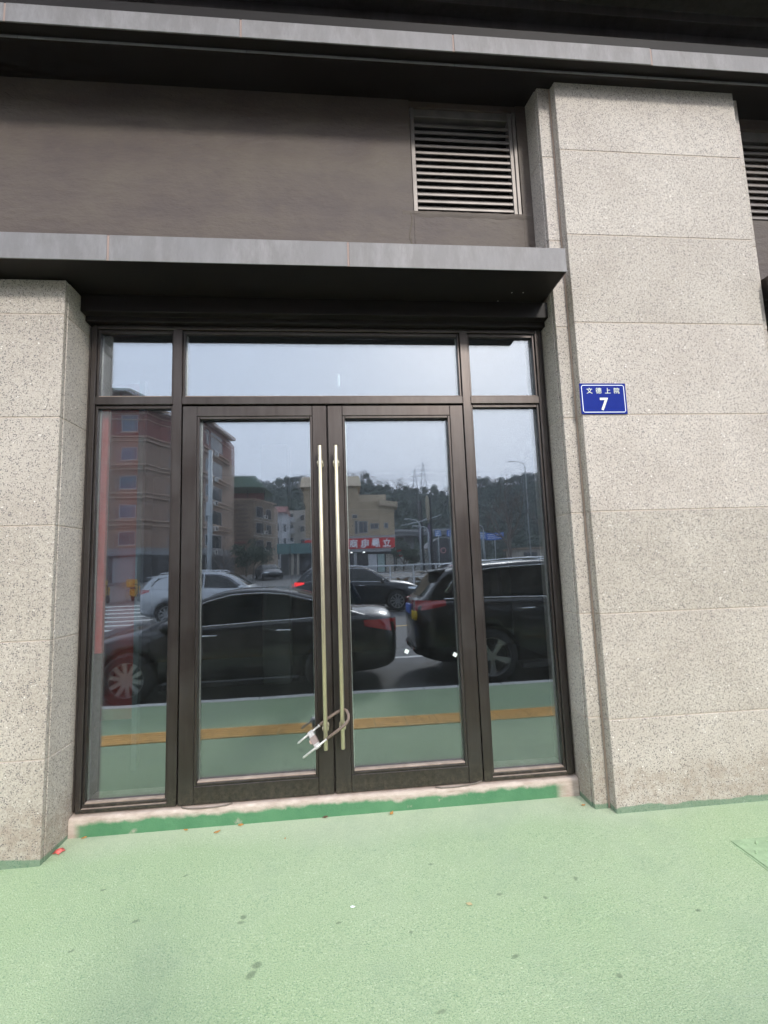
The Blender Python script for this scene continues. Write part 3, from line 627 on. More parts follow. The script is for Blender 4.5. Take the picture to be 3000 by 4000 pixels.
# ================================================================== INTERIOR
def st(name, bx, mat): return MB().box(*bx).obj(name, mat, kind='structure')
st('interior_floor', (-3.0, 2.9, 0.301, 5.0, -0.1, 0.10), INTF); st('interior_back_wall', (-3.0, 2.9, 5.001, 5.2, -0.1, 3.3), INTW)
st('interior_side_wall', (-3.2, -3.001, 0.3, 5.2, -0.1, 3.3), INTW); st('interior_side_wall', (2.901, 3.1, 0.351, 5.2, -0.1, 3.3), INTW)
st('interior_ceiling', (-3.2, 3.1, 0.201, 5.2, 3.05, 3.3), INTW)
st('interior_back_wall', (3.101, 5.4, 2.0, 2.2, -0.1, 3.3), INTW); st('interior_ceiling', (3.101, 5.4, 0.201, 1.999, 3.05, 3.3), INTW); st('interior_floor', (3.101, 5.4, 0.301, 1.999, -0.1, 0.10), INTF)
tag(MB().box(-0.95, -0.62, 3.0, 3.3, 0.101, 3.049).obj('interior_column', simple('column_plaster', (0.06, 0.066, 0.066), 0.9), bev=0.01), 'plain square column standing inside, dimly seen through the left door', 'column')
rp = thing('red_board', 'tall red board standing inside behind the left side window', 'board', (-1.4, 0.4, 0.1))
MB().box(-1.72, -1.48, 0.62, 0.65, 0.45, 2.9).obj('panel', REDP, rp, bev=0.003)
MB().box(-1.745, -1.7205, 0.61, 0.66, 0.102, 2.92).box(-1.4795, -1.44, 0.61, 0.66, 0.102, 2.92).obj('edge_trim', simple('grey_trim', (0.08, 0.10, 0.11), 0.5), rp, bev=0.003)
rc = tag(MB().box(-1.500, -1.452, 0.085, 0.115, 0.985, 2.53).obj('red_banner', simple('red_banner_cloth', (0.85, 0.07, 0.06), 0.6, var=0.1), bev=0.003), 'narrow red vertical banner hanging inside at the left edge of the left side window', 'banner')

# ================================================================== VEHICLES (seen mirrored in the glass)
def car_paint(name, col, metal=0.3):
    m, t, b = nodes(name); b.inputs['Base Color'].default_value = (*col, 1); b.inputs['Metallic'].default_value = metal
    b.inputs['Roughness'].default_value = 0.35; b.inputs['Coat Weight'].default_value = 0.75; b.inputs['Specular IOR Level'].default_value = 0.3; b.inputs['Coat Roughness'].default_value = 0.03
    v = coords(t, rnd=False); bump(t, b, noise(t, v, 1.5, 2, 0.5), 0.02, 0.02)
    return m
PBLK = car_paint('black_car_paint', (0.006, 0.007, 0.009)); PDRK = car_paint('graphite_car_paint', (0.012, 0.015, 0.02)); PSIL = car_paint('pearl_silver_paint', (0.42, 0.45, 0.48), 0.35); PWHT = car_paint('white_car_paint', (0.68, 0.70, 0.72), 0.0)
CGL, t_, b_ = nodes('car_glass'); b_.inputs['Base Color'].default_value = (0.008, 0.010, 0.011, 1); b_.inputs['Roughness'].default_value = 0.03; b_.inputs['Specular IOR Level'].default_value = 0.6
CHR, t_, b_ = nodes('chrome'); b_.inputs['Base Color'].default_value = (0.75, 0.76, 0.78, 1); b_.inputs['Metallic'].default_value = 1; b_.inputs['Roughness'].default_value = 0.12
RIM, t_, b_ = nodes('alloy'); b_.inputs['Base Color'].default_value = (0.27, 0.275, 0.285, 1); b_.inputs['Metallic'].default_value = 0.7; b_.inputs['Roughness'].default_value = 0.3
TYR = simple('tyre_rubber', (0.015, 0.015, 0.016), 0.8)
TRIMP = simple('black_plastic', (0.018, 0.018, 0.02), 0.6)
TAIL, t_, b_ = nodes('tail_lamp_red'); b_.inputs['Base Color'].default_value = (0.33, 0.012, 0.018, 1); b_.inputs['Roughness'].default_value = 0.12; b_.inputs['Coat Weight'].default_value = 1
TLIT, t_, b_ = nodes('lit_tail_lamp'); b_.inputs['Base Color'].default_value = (0.6, 0.02, 0.02, 1); b_.inputs['Emission Color'].default_value = (1, 0.03, 0.03, 1); b_.inputs['Emission Strength'].default_value = 1.6
LAMPC, t_, b_ = nodes('lamp_lens'); b_.inputs['Base Color'].default_value = (0.62, 0.66, 0.70, 1); b_.inputs['Roughness'].default_value = 0.08; b_.inputs['Metallic'].default_value = 0.5
PLB = simple('plate_blue', (0.02, 0.12, 0.55), 0.4); STY = simple('sticker_yellow', (0.72, 0.50, 0.03), 0.5)
PLTW = simple('plate_white', (0.8, 0.82, 0.85), 0.4)

def cat_interp(tab, x):
    if x <= tab[0][0]: return list(tab[0][1:])
    for i in range(len(tab) - 1):
        if x <= tab[i + 1][0]:
            p1, p2 = tab[i], tab[i + 1]; p0 = tab[max(i - 1, 0)]; p3 = tab[min(i + 2, len(tab) - 1)]
            t = (x - p1[0]) / (p2[0] - p1[0]); h = p2[0] - p1[0]; o = []
            for k in range(1, len(p1)):
                m1 = (p2[k] - p0[k]) / max(1e-6, (p2[0] - p0[0])) * h; m2 = (p3[k] - p1[k]) / max(1e-6, (p3[0] - p1[0])) * h
                o.append((2 * t**3 - 3 * t**2 + 1) * p1[k] + (t**3 - 2 * t**2 + t) * m1 + (-2 * t**3 + 3 * t**2) * p2[k] + (t**3 - t**2) * m2)
            return o
    return list(tab[-1][1:])
SEDAN = dict(
    body=[(-2.15, 0.42, 0.78, 0.84, 0.66), (-2.12, 0.33, 0.86, 0.98, 0.76), (-2.0, 0.26, 0.92, 1.05, 0.845), (-1.7, 0.22, 0.965, 1.075, 0.885), (-1.2, 0.20, 0.985, 1.07, 0.90), (-0.4, 0.19, 0.965, 1.0, 0.905), (0.6, 0.19, 0.93, 0.97, 0.905), (1.1, 0.20, 0.885, 0.985, 0.90), (1.6, 0.22, 0.80, 0.90, 0.87), (1.95, 0.25, 0.72, 0.80, 0.80), (2.15, 0.30, 0.64, 0.70, 0.68), (2.22, 0.38, 0.58, 0.62, 0.52)],
    roof=[(-1.75, 1.00), (-1.45, 1.10), (-1.0, 1.28), (-0.55, 1.385), (-0.1, 1.41), (0.3, 1.375), (0.7, 1.22), (1.0, 1.06), (1.25, 0.93)],
    belt=[(-2.2, 1.0), (-1.2, 0.985), (0, 0.945), (1.2, 0.89)], tumble=0.46, wheels=(-1.22, 1.36), wr=0.325, L=(-2.15, 2.22),
    glass=[[(-1.30, 1.02), (-1.02, 1.19), (-0.62, 1.295), (-0.36, 1.32), (-0.36, 0.985)], [(-0.30, 0.98), (-0.30, 1.325), (0.12, 1.315), (0.45, 1.235), (0.78, 1.09), (0.98, 0.965), (0.98, 0.945)]],
    ws=(0.33, 1.16), rw=(-1.55, -0.78), tail=(-2.13, -1.70, 0.76, 0.93), head=(1.72, 2.17, 0.58, 0.72), handle=[(-0.62, 0.85), (0.35, 0.82)])
SUV = dict(
    body=[(-2.35, 0.45, 0.98, 1.08, 0.48), (-2.31, 0.37, 1.06, 1.15, 0.64), (-2.18, 0.31, 1.11, 1.18, 0.79), (-1.98, 0.27, 1.14, 1.18, 0.875), (-1.6, 0.25, 1.15, 1.18, 0.925), (-0.5, 0.24, 1.14, 1.17, 0.93), (0.7, 0.24, 1.09, 1.13, 0.93), (1.15, 0.24, 1.05, 1.14, 0.925), (1.7, 0.26, 0.97, 1.08, 0.90), (2.1, 0.30, 0.88, 0.97, 0.84), (2.3, 0.36, 0.78, 0.86, 0.72), (2.36, 0.45, 0.68, 0.74, 0.56)],
    roof=[(-2.30, 1.10), (-2.15, 1.28), (-1.97, 1.50), (-1.80, 1.59), (-1.3, 1.645), (-0.5, 1.675), (0.1, 1.655), (0.45, 1.57), (0.85, 1.35), (1.2, 1.12)],
    belt=[(-2.4, 1.16), (-1.2, 1.15), (0, 1.12), (1.2, 1.05)], tumble=0.34, wheels=(-1.36, 1.42), wr=0.365, L=(-2.35, 2.36),
    glass=[[(-1.93, 1.25), (-1.72, 1.50), (-1.16, 1.56), (-1.16, 1.165)], [(-1.10, 1.16), (-1.10, 1.565), (-0.30, 1.585), (-0.30, 1.145)], [(-0.24, 1.14), (-0.24, 1.585), (0.22, 1.56), (0.55, 1.44), (0.98, 1.12), (0.98, 1.10)]],
    ws=(0.36, 1.12), rw=(-2.24, -1.94), tail=(-2.32, -1.95, 1.00, 1.15), head=(1.85, 2.33, 0.74, 0.86), handle=[(-0.80, 1.00), (0.12, 0.98)])

def make_car(name, label, cat, spec, paint, loc, rz=0.0, suv=False, lit=False, group=None, scale=1.0, spoked=10, full=True):
    c = thing(name, label, cat, loc, rz, group); c.scale = (scale,) * 3
    B = spec['body']; x0, x1 = spec['L']
    def ringpts(x):
        zb, zs, zt, hw = cat_interp(B, x); h = zs - zb
        return [(0, zb), (0.72 * hw, zb), (0.93 * hw, zb + 0.04), (0.978 * hw, zb + 0.14 * h + .02), (0.992 * hw, zb + 0.34 * h), (hw, zb + 0.55 * h), (0.992 * hw, zb + 0.74 * h), (0.972 * hw, zb + 0.88 * h), (0.945 * hw, zb + 0.97 * h), (0.90 * hw, zs + 0.12 * (zt - zs)), (0.78 * hw, zs + 0.50 * (zt - zs)), (0.5 * hw, zs + 0.87 * (zt - zs)), (0, zt)]
    def side_y(x, z):
        p = ringpts(x)[2:10]
        for (ya, za), (yb, zb) in zip(p, p[1:]):
            if za <= z <= zb: return ya + (yb - ya) * (z - za) / max(1e-6, zb - za)
        return p[-1][0] if z > p[-1][1] else p[0][0]
    xsn = [x0 + (x1 - x0) * (0.5 - 0.5 * math.cos(math.pi * i / 56)) for i in range(57)]
    rows = []
    for x in xsn:
        h = ringpts(x); rows.append([(x, y, z) for y, z in h] + [(x, -y, z) for y, z in h[-2:0:-1]])
    b = MB(); b.grid(rows, closed=True); n = len(rows[0]); b.f.append(tuple(range(n))); b.f.append(tuple((len(rows) - 1) * n + j for j in range(n - 1, -1, -1))); b.m += [0, 0]
    body = b.obj('body', paint, c, smooth=True, local=True)
    wr = spec['wr']; cut = MB()
    for wx in spec['wheels']:
        for s in (-1, 1): cut.lathe([(0.0, -0.16), (wr + 0.045, -0.16), (wr + 0.045, 0.20), (0.0, 0.20)], (wx, s * 0.84, wr), 'y', 32)
    ce = cut.mesh('cut', TYR); co_ = bpy.data.objects.new('cut', ce); COL.objects.link(co_)
    md = body.modifiers.new('b', 'BOOLEAN'); md.operation = 'DIFFERENCE'; md.object = co_; md.solver = 'EXACT'
    sm = body.matrix_world.copy(); body.parent = None; dg = bpy.context.evaluated_depsgraph_get(); dg.update()
    me = bpy.data.meshes.new_from_object(body.evaluated_get(dg)); body.modifiers.clear(); body.data = me; bpy.data.objects.remove(co_); body.parent = c
    # greenhouse
    tb = spec['tumble']; RF = spec['roof']
    def zr(x): return cat_interp(RF, x)[0]
    def zbelt(x): return cat_interp(spec['belt'], x)[0]
    def gy(x, z): return 0.90 * cat_interp(B, x)[3] - max(0, z - (zbelt(x) - 0.02)) * tb
    ra, rb_ = RF[0][0], RF[-1][0]; rows = []
    for i in range(41):
        x = ra + (rb_ - ra) * i / 40; r_ = zr(x); zb = zbelt(x) - 0.03; zt_ = max(zb + 0.002, r_ - 0.075); ys = gy(x, zt_); h = []
        for k in range(5): z = zb + (zt_ - zb) * k / 4; h.append((gy(x, z), z))
        top = r_ if r_ > zt_ else zt_ + 0.002
        h += [(ys - 0.020, zt_ + 0.55 * (top - zt_)), (ys - 0.065, zt_ + 0.80 * (top - zt_)), (ys * 0.7, top - 0.006), (ys * 0.35, top - 0.001)]
        rows.append([(x, y, z) for y, z in h] + [(x, 0, top)] + [(x, -y, z) for y, z in h[::-1]])
    MB().grid(rows).obj('roof', paint, c, smooth=True, local=True)
    for s in (-1, 1):
        for gp in spec['glass']:
            b = MB(); k = len(gp); out_ = [(x, s * (gy(x, z) + 0.006), z) for x, z in gp]; inn = [(x, s * (gy(x, z) - 0.01), z) for x, z in gp]
            b.add(out_ + inn, [tuple(range(k)), tuple(range(2 * k - 1, k - 1, -1))] + [(i, (i + 1) % k, (i + 1) % k + k, i + k) for i in range(k)]); b.obj('side_window', CGL, c, local=True)
        g0 = min(p[0] for gp in spec['glass'] for p in gp); g1 = max(p[0] for gp in spec['glass'] for p in gp)
        xs_ = [g0 - 0.03 + (g1 - g0 + 0.06) * i / 12 for i in range(13)]
        MB().tube([(x, s * (gy(x, zbelt(x)) + 0.008), zbelt(x) + (0.012)) for x in xs_], 0.009, 6).obj('belt_trim', CHR, c, local=True, smooth=True)
        if full:
            top = [(p[0], p[1]) for gp in spec['glass'] for p in gp if p[1] > zbelt(p[0]) + 0.05]
            top = sorted(set(top)); MB().tube([(x, s * (gy(x, z + 0.02) + 0.006), z + 0.022) for x, z in top], 0.007, 6).obj('window_trim', CHR, c, local=True, smooth=True)
    def across(xa, xb, name, mat, inset=0.08, lift=0.006):
        rows = []
        for i in range(9):
            x = xa + (xb - xa) * i / 8; z = zr(x); yy = gy(x, z - 0.06) - inset
            rows.append([(x, yy * q, z + lift - 0.012 * abs(q) ** 3 * (1.3)) for q in (-1, -0.7, -0.35, 0, 0.35, 0.7, 1)])
        MB().grid(rows).obj(name, mat, c, smooth=True, local=True)
    across(*spec['ws'], 'windscreen', CGL); across(*spec['rw'], 'rear_window', CGL)
    # lamps
    def lamp(xa, xb, za, zb, name, mat, rear):
        for s in (-1, 1):
            b = MB(); rows = []
            for i in range(7):
                x = xa + (xb - xa) * i / 6
                q = i / 6 if rear else 1 - i / 6
                z1_ = zb - 0.25 * (zb - za) * 0; z0_ = za + (zb - za) * 0.55 * q
                rows.append([(x, s * (side_y(x, z0_ + (z1_ - z0_) * k / 4) + 0.007), z0_ + (z1_ - z0_) * k / 4) for k in range(5)])
            b.grid(rows)
            xe = (xa - 0.022) if rear else (xb + 0.012); yw = side_y(xa if rear else xb, (za + zb) / 2)
            b.grid([[(xe, s * (yw - 0.004), za + (zb - za) * k / 4) for k in range(5)], [(xe - (0.01 if rear else -0.005), s * (yw - (0.17 if rear else 0.12)), za + (zb - za) * (0.1 + 0.85 * k / 4)) for k in range(5)], [(xe - (0.012 if rear else -0.005), s * (yw - (0.36 if rear else 0.2)), za + (zb - za) * (0.35 + 0.55 * k / 4)) for k in range(5)]])
            b.grid([[(xa if rear else xb, s * (side_y(xa if rear else xb, za + (zb - za) * k / 4) + 0.007), za + (zb - za) * k / 4) for k in range(5)], [(xe, s * (yw - 0.004), za + (zb - za) * k / 4) for k in range(5)]])
            b.obj(name, mat, c, smooth=True, local=True)
    lamp(*spec['tail'], 'tail_light', TLIT if lit else TAIL, True); lamp(*spec['head'], 'headlight', LAMPC, False)
    # wheels
    tw = 0.215; wm = {}
    for wx in spec['wheels']:
        for s in (-1, 1):
            yo = s * 0.885
            if 'tyre' not in wm:
                wm['tyre'] = MB().lathe([(wr - 0.105, -0.105), (wr - 0.03, -0.108), (wr - 0.005, -0.09), (wr, -0.05), (wr, 0.05), (wr - 0.005, 0.09), (wr - 0.03, 0.108), (wr - 0.105, 0.105)], (0, 0, 0), 'y', 36).mesh('tyre', TYR, smooth=True)
                rr = wr - 0.098; b = MB(); b.lathe([(rr + 0.008, 0.10), (rr - 0.012, 0.102), (rr - 0.02, 0.085), (rr - 0.03, 0.03), (rr - 0.03, -0.08)], (0, 0, 0), 'y', 36)
                b.lathe([(0.0, 0.088), (0.055, 0.086), (0.062, 0.07), (0.062, 0.03)], (0, 0, 0), 'y', 16)
                for k in range(spoked):
                    a = 2 * math.pi * k / spoked; d = Vector((math.cos(a), 0, math.sin(a))); p = Vector((-math.sin(a), 0, math.cos(a))); w1, w2 = 0.022, 0.028 if spoked > 6 else 0.045
                    q = [d * 0.045 - p * w1 + Vector((0, .085, 0)), d * 0.045 + p * w1 + Vector((0, .085, 0)), d * (rr - 0.012) + p * w2 + Vector((0, .092, 0)), d * (rr - 0.012) - p * w2 + Vector((0, .092, 0))]
                    b.add(q + [v - Vector((0, 0.03, 0)) for v in q], [(0, 1, 2, 3), (7, 6, 5, 4), (0, 4, 5, 1), (1, 5, 6, 2), (2, 6, 7, 3), (3, 7, 4, 0)])
                wm['rim'] = b.mesh('rim', RIM)
                wm['disc'] = MB().lathe([(0.0, 0.0), (rr - 0.03, 0.0), (rr - 0.03, -0.02)], (0, 0, 0), 'y', 24).mesh('brake_disc', TRIMP)
            wo = bpy.data.objects.new('wheel', None); wo.empty_display_size = 0.1; COL.objects.link(wo); wo.parent = c; wo.location = (wx, yo - s * 0.02, wr); wo.rotation_euler[2] = 0 if s > 0 else math.pi
            wo.rotation_euler[1] = random.random() * 2
            for nm in ('tyre', 'rim', 'disc'):
                o = bpy.data.objects.new(wm[nm].name.split('.')[0], wm[nm]); COL.objects.link(o); o.parent = wo
    # handles, mirrors, sill, plate
    for s in (-1, 1):
        for hx, hz in spec['handle']:
            MB().tube([(hx - 0.10, s * (side_y(hx - .1, hz) + 0.004), hz), (hx - 0.08, s * (side_y(hx, hz) + 0.03), hz + 0.004), (hx + 0.09, s * (side_y(hx, hz) + 0.03), hz + 0.006), (hx + 0.11, s * (side_y(hx + .1, hz) + 0.004), hz + .004)], 0.010, 6).obj('door_handle', CHR, c, local=True, smooth=True)
        mxp = spec['glass'][-1][-1][0] - 0.06; mz = zbelt(mxp) + 0.05; my = s * (gy(mxp, mz) + 0.11)
        b = MB(); b.lathe([(0.0, -0.10), (0.045, -0.085), (0.07, -0.03), (0.072, 0.03), (0.05, 0.085), (0.0, 0.10)], (mxp, my, mz), 'y', 12); b.tube([(mxp, my, mz - 0.04), (mxp + 0.02, s * (gy(mxp, mz) - 0.01), mz - 0.06)], 0.018, 6); b.obj('wing_mirror', paint, c, local=True, smooth=True)
        MB().box(spec['wheels'][0] + wr + 0.08, spec['wheels'][1] - wr - 0.08, min(s * 0.80, s * 0.905), max(s * 0.80, s * 0.905), 0.17, 0.25).obj('sill', TRIMP if suv else paint, c, local=True, bev=0.015)
        if suv:
            MB().tube([(-1.75, s * 0.55, 1.60), (-1.7, s * 0.56, 1.655), (-1.0, s * 0.57, 1.70), (-0.2, s * 0.57, 1.712), (0.15, s * 0.56, 1.69), (0.25, s * 0.55, 1.64)], 0.016, 6).obj('roof_rail', CHR, c, local=True, smooth=True)
    xr = spec['L'][0]
    if suv:
        MB().prism([(-1.86, 1.585), (-2.14, 1.555), (-2.16, 1.535), (-1.9, 1.53)], -0.56, 0.56, 'y').obj('spoiler', paint, c, local=True, bev=0.01)
        MB().prism([(xr - 0.02, -0.44), (xr - 0.02, 0.44), (xr + 0.10, 0.72), (xr + 0.3, 0.80), (xr + 0.3, -0.80), (xr + 0.10, -0.72)], 0.36, 0.50, 'z').obj('rear_bumper', TRIMP, c, local=True, bev=0.03)
        MB().box(xr - 0.035, xr + 0.02, -0.42, -0.24, 0.42, 0.46).box(xr - 0.035, xr + 0.02, 0.24, 0.42, 0.42, 0.46).obj('reflector', TAIL, c, local=True)
    pz = 1.00 if suv else 0.60
    MB().box(xr - 0.03, xr - 0.006, -0.22, 0.22, pz - 0.07, pz + 0.07).obj('licence_plate', PLB, c, local=True, bev=0.003)
    MB().box(spec['L'][1] - 0.02, spec['L'][1] + 0.012, -0.30, 0.30, 0.44, 0.60).obj('grille', TRIMP, c, local=True, bev=0.02)
    return c
sed = make_car('parked_car', 'black sedan parked at the kerb, mirrored across the lower left door glass', 'car', SEDAN, PBLK, (-1.38, -4.42, -0.19), math.pi, group='vehicles parked along the kerb')
suv1 = make_car('parked_car', 'black SUV at the kerb with blue plate and round yellow stickers on its tail', 'car', SUV, PBLK, (3.43, -4.45, -0.19), 0.0, suv=True, group='vehicles parked along the kerb', spoked=5)
for xx_, yy in ((-2.375, 0.37), (-2.36, 0.53)):
    MB().lathe([(0.0, 0.0), (0.07, 0.0), (0.07, 0.03)], (xx_, yy, 0.93), 'x', 16).obj('round_sticker', STY, suv1, local=True)
suv2 = make_car('moving_car', 'dark SUV on the road with lit tail lights, passing behind the door handles', 'car', SUV, PDRK, (0.62, -14.25, rz_(-14.2)), 0.0, suv=True, lit=True, group='vehicles on the road', scale=0.93)
suv3 = make_car('moving_car', 'silver SUV on the road beyond the black sedan, at the left', 'car', SUV, PSIL, (-3.9, -12.9, rz_(-12.9)), 0.0, suv=True, group='vehicles on the road', scale=0.94)
for (lbl, x, y, r_) in (('white sedan far across the road, left one of two in the right side window', 10.4, -33, 0.1), ('white sedan far across the road, right one of two in the right side window', 15.6, -35, 0.0)):
    make_car('parked_car', lbl, 'car', SEDAN, PWHT, (x, y, rz_(y)), r_, group='white cars across the road', full=False)
make_car('parked_car', 'small dark sedan far down the side street by the brown house', 'car', SEDAN, PDRK, (-6.6, -42.5, rz_(-42.5)), 1.2, full=False)

# ================================================================== STREET FURNITURE
POLE = simple('galvanised_pole', (0.42, 0.46, 0.48), 0.5, 0.3, var=0.1); DARKP = simple('dark_pole', (0.03, 0.032, 0.036), 0.6)
RAILW = simple('railing_paint', (0.55, 0.58, 0.60), 0.45, 0.2, var=0.1)
p = thing('street_pole', 'thick pale roadside pole mirrored at the left of the left door glass', 'pole', (-4.77, -15.2, 0))
MB().tube([(-4.77, -15.2, rz_(-15)), (-4.77, -15.2, 6.1)], [0.095, 0.07], 14).obj('shaft', POLE, p, smooth=True)
MB().box(-4.95, -4.59, -15.38, -15.02, rz_(-15), rz_(-15) + 0.04).obj('base_plate', POLE, p)
MB().box(-4.86, -4.68, -15.10, -14.98, 3.6, 4.1).obj('junction_box', POLE, p, bev=0.01)
def railing(x0, x1, y, z, label):
    r = thing('road_railing', label, 'railing', ((x0 + x1) / 2, y, z))
    n = int(round((x1 - x0) / 1.04))
    for i in range(n + 1):
        x = x0 + 1.04 * i; MB().box(x - 0.03, x + 0.03, y - 0.03, y + 0.03, z, z + 1.42).obj('post', RAILW, r, bev=0.006)
    X1 = x0 + 1.04 * n
    MB().tube([(x0, y, z + 1.45), (X1, y, z + 1.45)], 0.035, 8).obj('top_rail', RAILW, r, smooth=True)
    for k in range(5): MB().tube([(x0, y, z + 0.32 + 0.2 * k), (X1, y, z + 0.32 + 0.2 * k)], 0.014, 6).obj('cross_bar', RAILW, r, smooth=True)
railing(0.18, 12.0, -18.4, rz_(-18.4), 'pale pipe railing along the far side of the road, mirrored behind the dark SUV')
def lamp(x, y, z0, h, arm, label, two=False):
    l = thing('street_lamp', label, 'street lamp', (x, y, z0), group='street lamps across the road')
    MB().tube([(x, y, z0), (x, y, z0 + h - 0.6), (x - arm * 0.1, y, z0 + h - 0.2), (x - arm * 0.4, y, z0 + h)], [0.11, 0.075, 0.06, 0.05], 8).obj('pole', POLE, l, smooth=True)
    MB().tube([(x - arm * 0.4, y, z0 + h), (x - arm, y, z0 + h + 0.1)], [0.05, 0.04], 6).obj('arm', POLE, l, smooth=True)
    MB().box(x - arm * 1.0 - 0.45 * (1 if arm > 0 else -1) * (1) if arm > 0 else x - arm, x - arm if arm > 0 else x - arm + 0.45, y - 0.12, y + 0.12, z0 + h + 0.06, z0 + h + 0.14).obj('lamp_head', POLE, l, bev=0.02)
lamp(7.58, -37, 0.6, 4.2, 0.9, 'street lamp mirrored right of the red shop sign, nearer the lantern mast')
lamp(7.72, -42, 0.7, 5.2, 1.0, 'street lamp mirrored just right of the shop, left of its twin')
lamp(18.5, -57, 1.0, 5.6, 1.4, 'street lamp beside the blue road signs in the right side window')
lamp(22.6, -52, 1.0, 12.6, 1.6, 'tall street lamp against the dark hill in the right side window')
# lantern masts
def mast(x, y, z0, ztop, label, mat2):
    l = thing('lantern_mast', label, 'lamp post', (x, y, z0), group='lantern masts')
    MB().tube([(x + 0.25, y, z0), (x + 0.25, y, ztop - 0.2)], [0.13, 0.09], 8).obj('mast', DARKP, l, smooth=True)
    MB().lathe([(0.02, ztop), (0.16, ztop - 0.35), (0.20, ztop - 1.2), (0.14, ztop - 2.1), (0.02, ztop - 2.5)], (x, y, 0), 'z', 10).obj('lantern', mat2, l, smooth=True)
    MB().lathe([(0.02, ztop - 2.55), (0.17, ztop - 2.9), (0.17, ztop - 4.0), (0.03, ztop - 4.9)], (x + 0.02, y, 0), 'z', 10).obj('lower_lantern', simple('lantern_violet', (0.12, 0.09, 0.14), 0.5), l, smooth=True)
    MB().tube([(x - 1.9, y, ztop - 2.65), (x + 0.2, y, ztop - 2.15), (x + 1.2, y, ztop - 1.8)], 0.035, 6).obj('cross_arm', POLE, l)
mast(7.90, -38.5, 0.6, 7.8, 'dark mast with a pale lantern, tallest thing right of the shop', simple('lantern_cream', (0.30, 0.27, 0.20), 0.5))
mast(8.05, -44, 0.7, 8.2, 'second dark mast with a dull lantern, just behind the first', simple('lantern_grey', (0.10, 0.10, 0.10), 0.5))
BSIG = simple('road_sign_blue', (0.02, 0.12, 0.50), 0.4); BSIG2 = simple('road_sign_pale_blue', (0.16, 0.26, 0.50), 0.4)
def rsign(x0, x1, z0, z1, y, label, mat, word):
    s = thing('road_sign', label, 'road sign', ((x0 + x1) / 2, y, 0.9))
    MB().box(x0, x1, y - 0.05, y, z0, z1).obj('panel', mat, s, bev=0.02)
    xm = (x0 + x1) / 2; MB().tube([(xm, y - 0.1, 0.9), (xm, y - 0.1, z1)], 0.07, 8).obj('pole', POLE, s, smooth=True)
    P = WL[s.name]
    for i in range(3): MB().box(x0 + 0.12, x1 - 0.15 - 0.2 * (i % 2), y + 0.001, y + 0.01, z1 - 0.24 - 0.24 * i, z1 - 0.17 - 0.24 * i).obj('legend', PLTW, s)
rsign(12.2, 13.0, 5.2, 6.0, -57, 'pale blue road sign right of the lantern masts', BSIG2, '')
rsign(13.75, 14.6, 5.2, 6.0, -57, 'small deep blue road sign beside the door stile', BSIG, '')
rsign(18.08, 19.0, 4.75, 5.7, -57.5, 'pale blue road sign at the left of the right side window', BSIG2, '')
rsign(19.12, 21.4, 4.65, 5.55, -57.8, 'wide deep blue road sign in the right side window', BSIG, '')
# yellow delivery scooters
YEL = simple('scooter_yellow', (0.50, 0.27, 0.03), 0.45); 
def scooter(x, y, label, blue=False):
    z = rz_(y); s = thing('delivery_scooter', label, 'scooter', (x, y, z), 0.9, group='yellow delivery scooters'); s.scale = (0.85,) * 3
    for wx in (-0.55, 0.55):
        MB().lathe([(0.12, -0.04), (0.22, -0.05), (0.24, 0), (0.22, 0.05), (0.12, 0.04)], (wx, 0, 0.24), 'y', 14).obj('wheel', TYR, s, local=True, smooth=True)
    MB().prism([(-0.75, 0.35), (-0.1, 0.28), (0.25, 0.28), (0.45, 0.85), (0.38, 0.92), (0.12, 0.40), (-0.10, 0.42), (-0.15, 0.68), (-0.72, 0.72)], -0.14, 0.14, 'y').obj('body', YEL, s, local=True, bev=0.03)
    MB().box(-0.70, -0.10, -0.15, 0.15, 0.73, 0.80).obj('seat', TRIMP, s, local=True, bev=0.03)
    MB().box(-1.0, -0.48, -0.24, 0.24, 0.82, 1.28).obj('delivery_box', YEL if not blue else BSIG, s, local=True, bev=0.03)
    MB().tube([(0.36, -0.32, 1.02), (0.42, 0, 1.0), (0.36, 0.32, 1.02)], 0.02, 6).tube([(0.42, 0, 1.0), (0.55, 0, 0.24)], 0.03, 6).obj('handlebar', TRIMP, s, local=True)
scooter(-11.5, -21.9, 'yellow delivery scooter nearest the red banner, mirrored left'); scooter(-10.3, -22.5, 'yellow delivery scooter parked next to the silver SUV tail')
scooter(-12.6, -23.2, 'yellow scooter with a blue box, leftmost across the road', True)

# ================================================================== HOUSES
TAN = simple('tan_cladding', (0.27, 0.185, 0.14), 0.8, var=0.08, vs=1.2); TANL = simple('tan_moulding', (0.42, 0.31, 0.235), 0.8, var=0.06, vs=2); RUST = simple('rust_cladding', (0.20, 0.075, 0.062), 0.8, var=0.08, vs=1)
WINB = simple('window_blue_glass', (0.035, 0.085, 0.13), 0.12, 0.0, var=0.45, vs=0.5, spec=0.9); WIND = simple('window_dark_glass', (0.03, 0.035, 0.045), 0.12, var=0.4, vs=0.8, spec=0.8)
WFR = simple('window_frame_grey', (0.30, 0.31, 0.32), 0.5); OLIVE = simple('olive_tan_wall', (0.37, 0.29, 0.195), 0.85, var=0.08, vs=0.8); OLIV2 = simple('olive_tan_eave', (0.44, 0.36, 0.26), 0.85, var=0.06)
BRWN = simple('grubby_brown_wall', (0.23, 0.175, 0.13), 0.9, var=0.18, vs=0.6); WHW = simple('white_wall', (0.48, 0.49, 0.51), 0.85, var=0.12, vs=0.5); GRYW = simple('grey_shop_band', (0.20, 0.21, 0.22), 0.8)
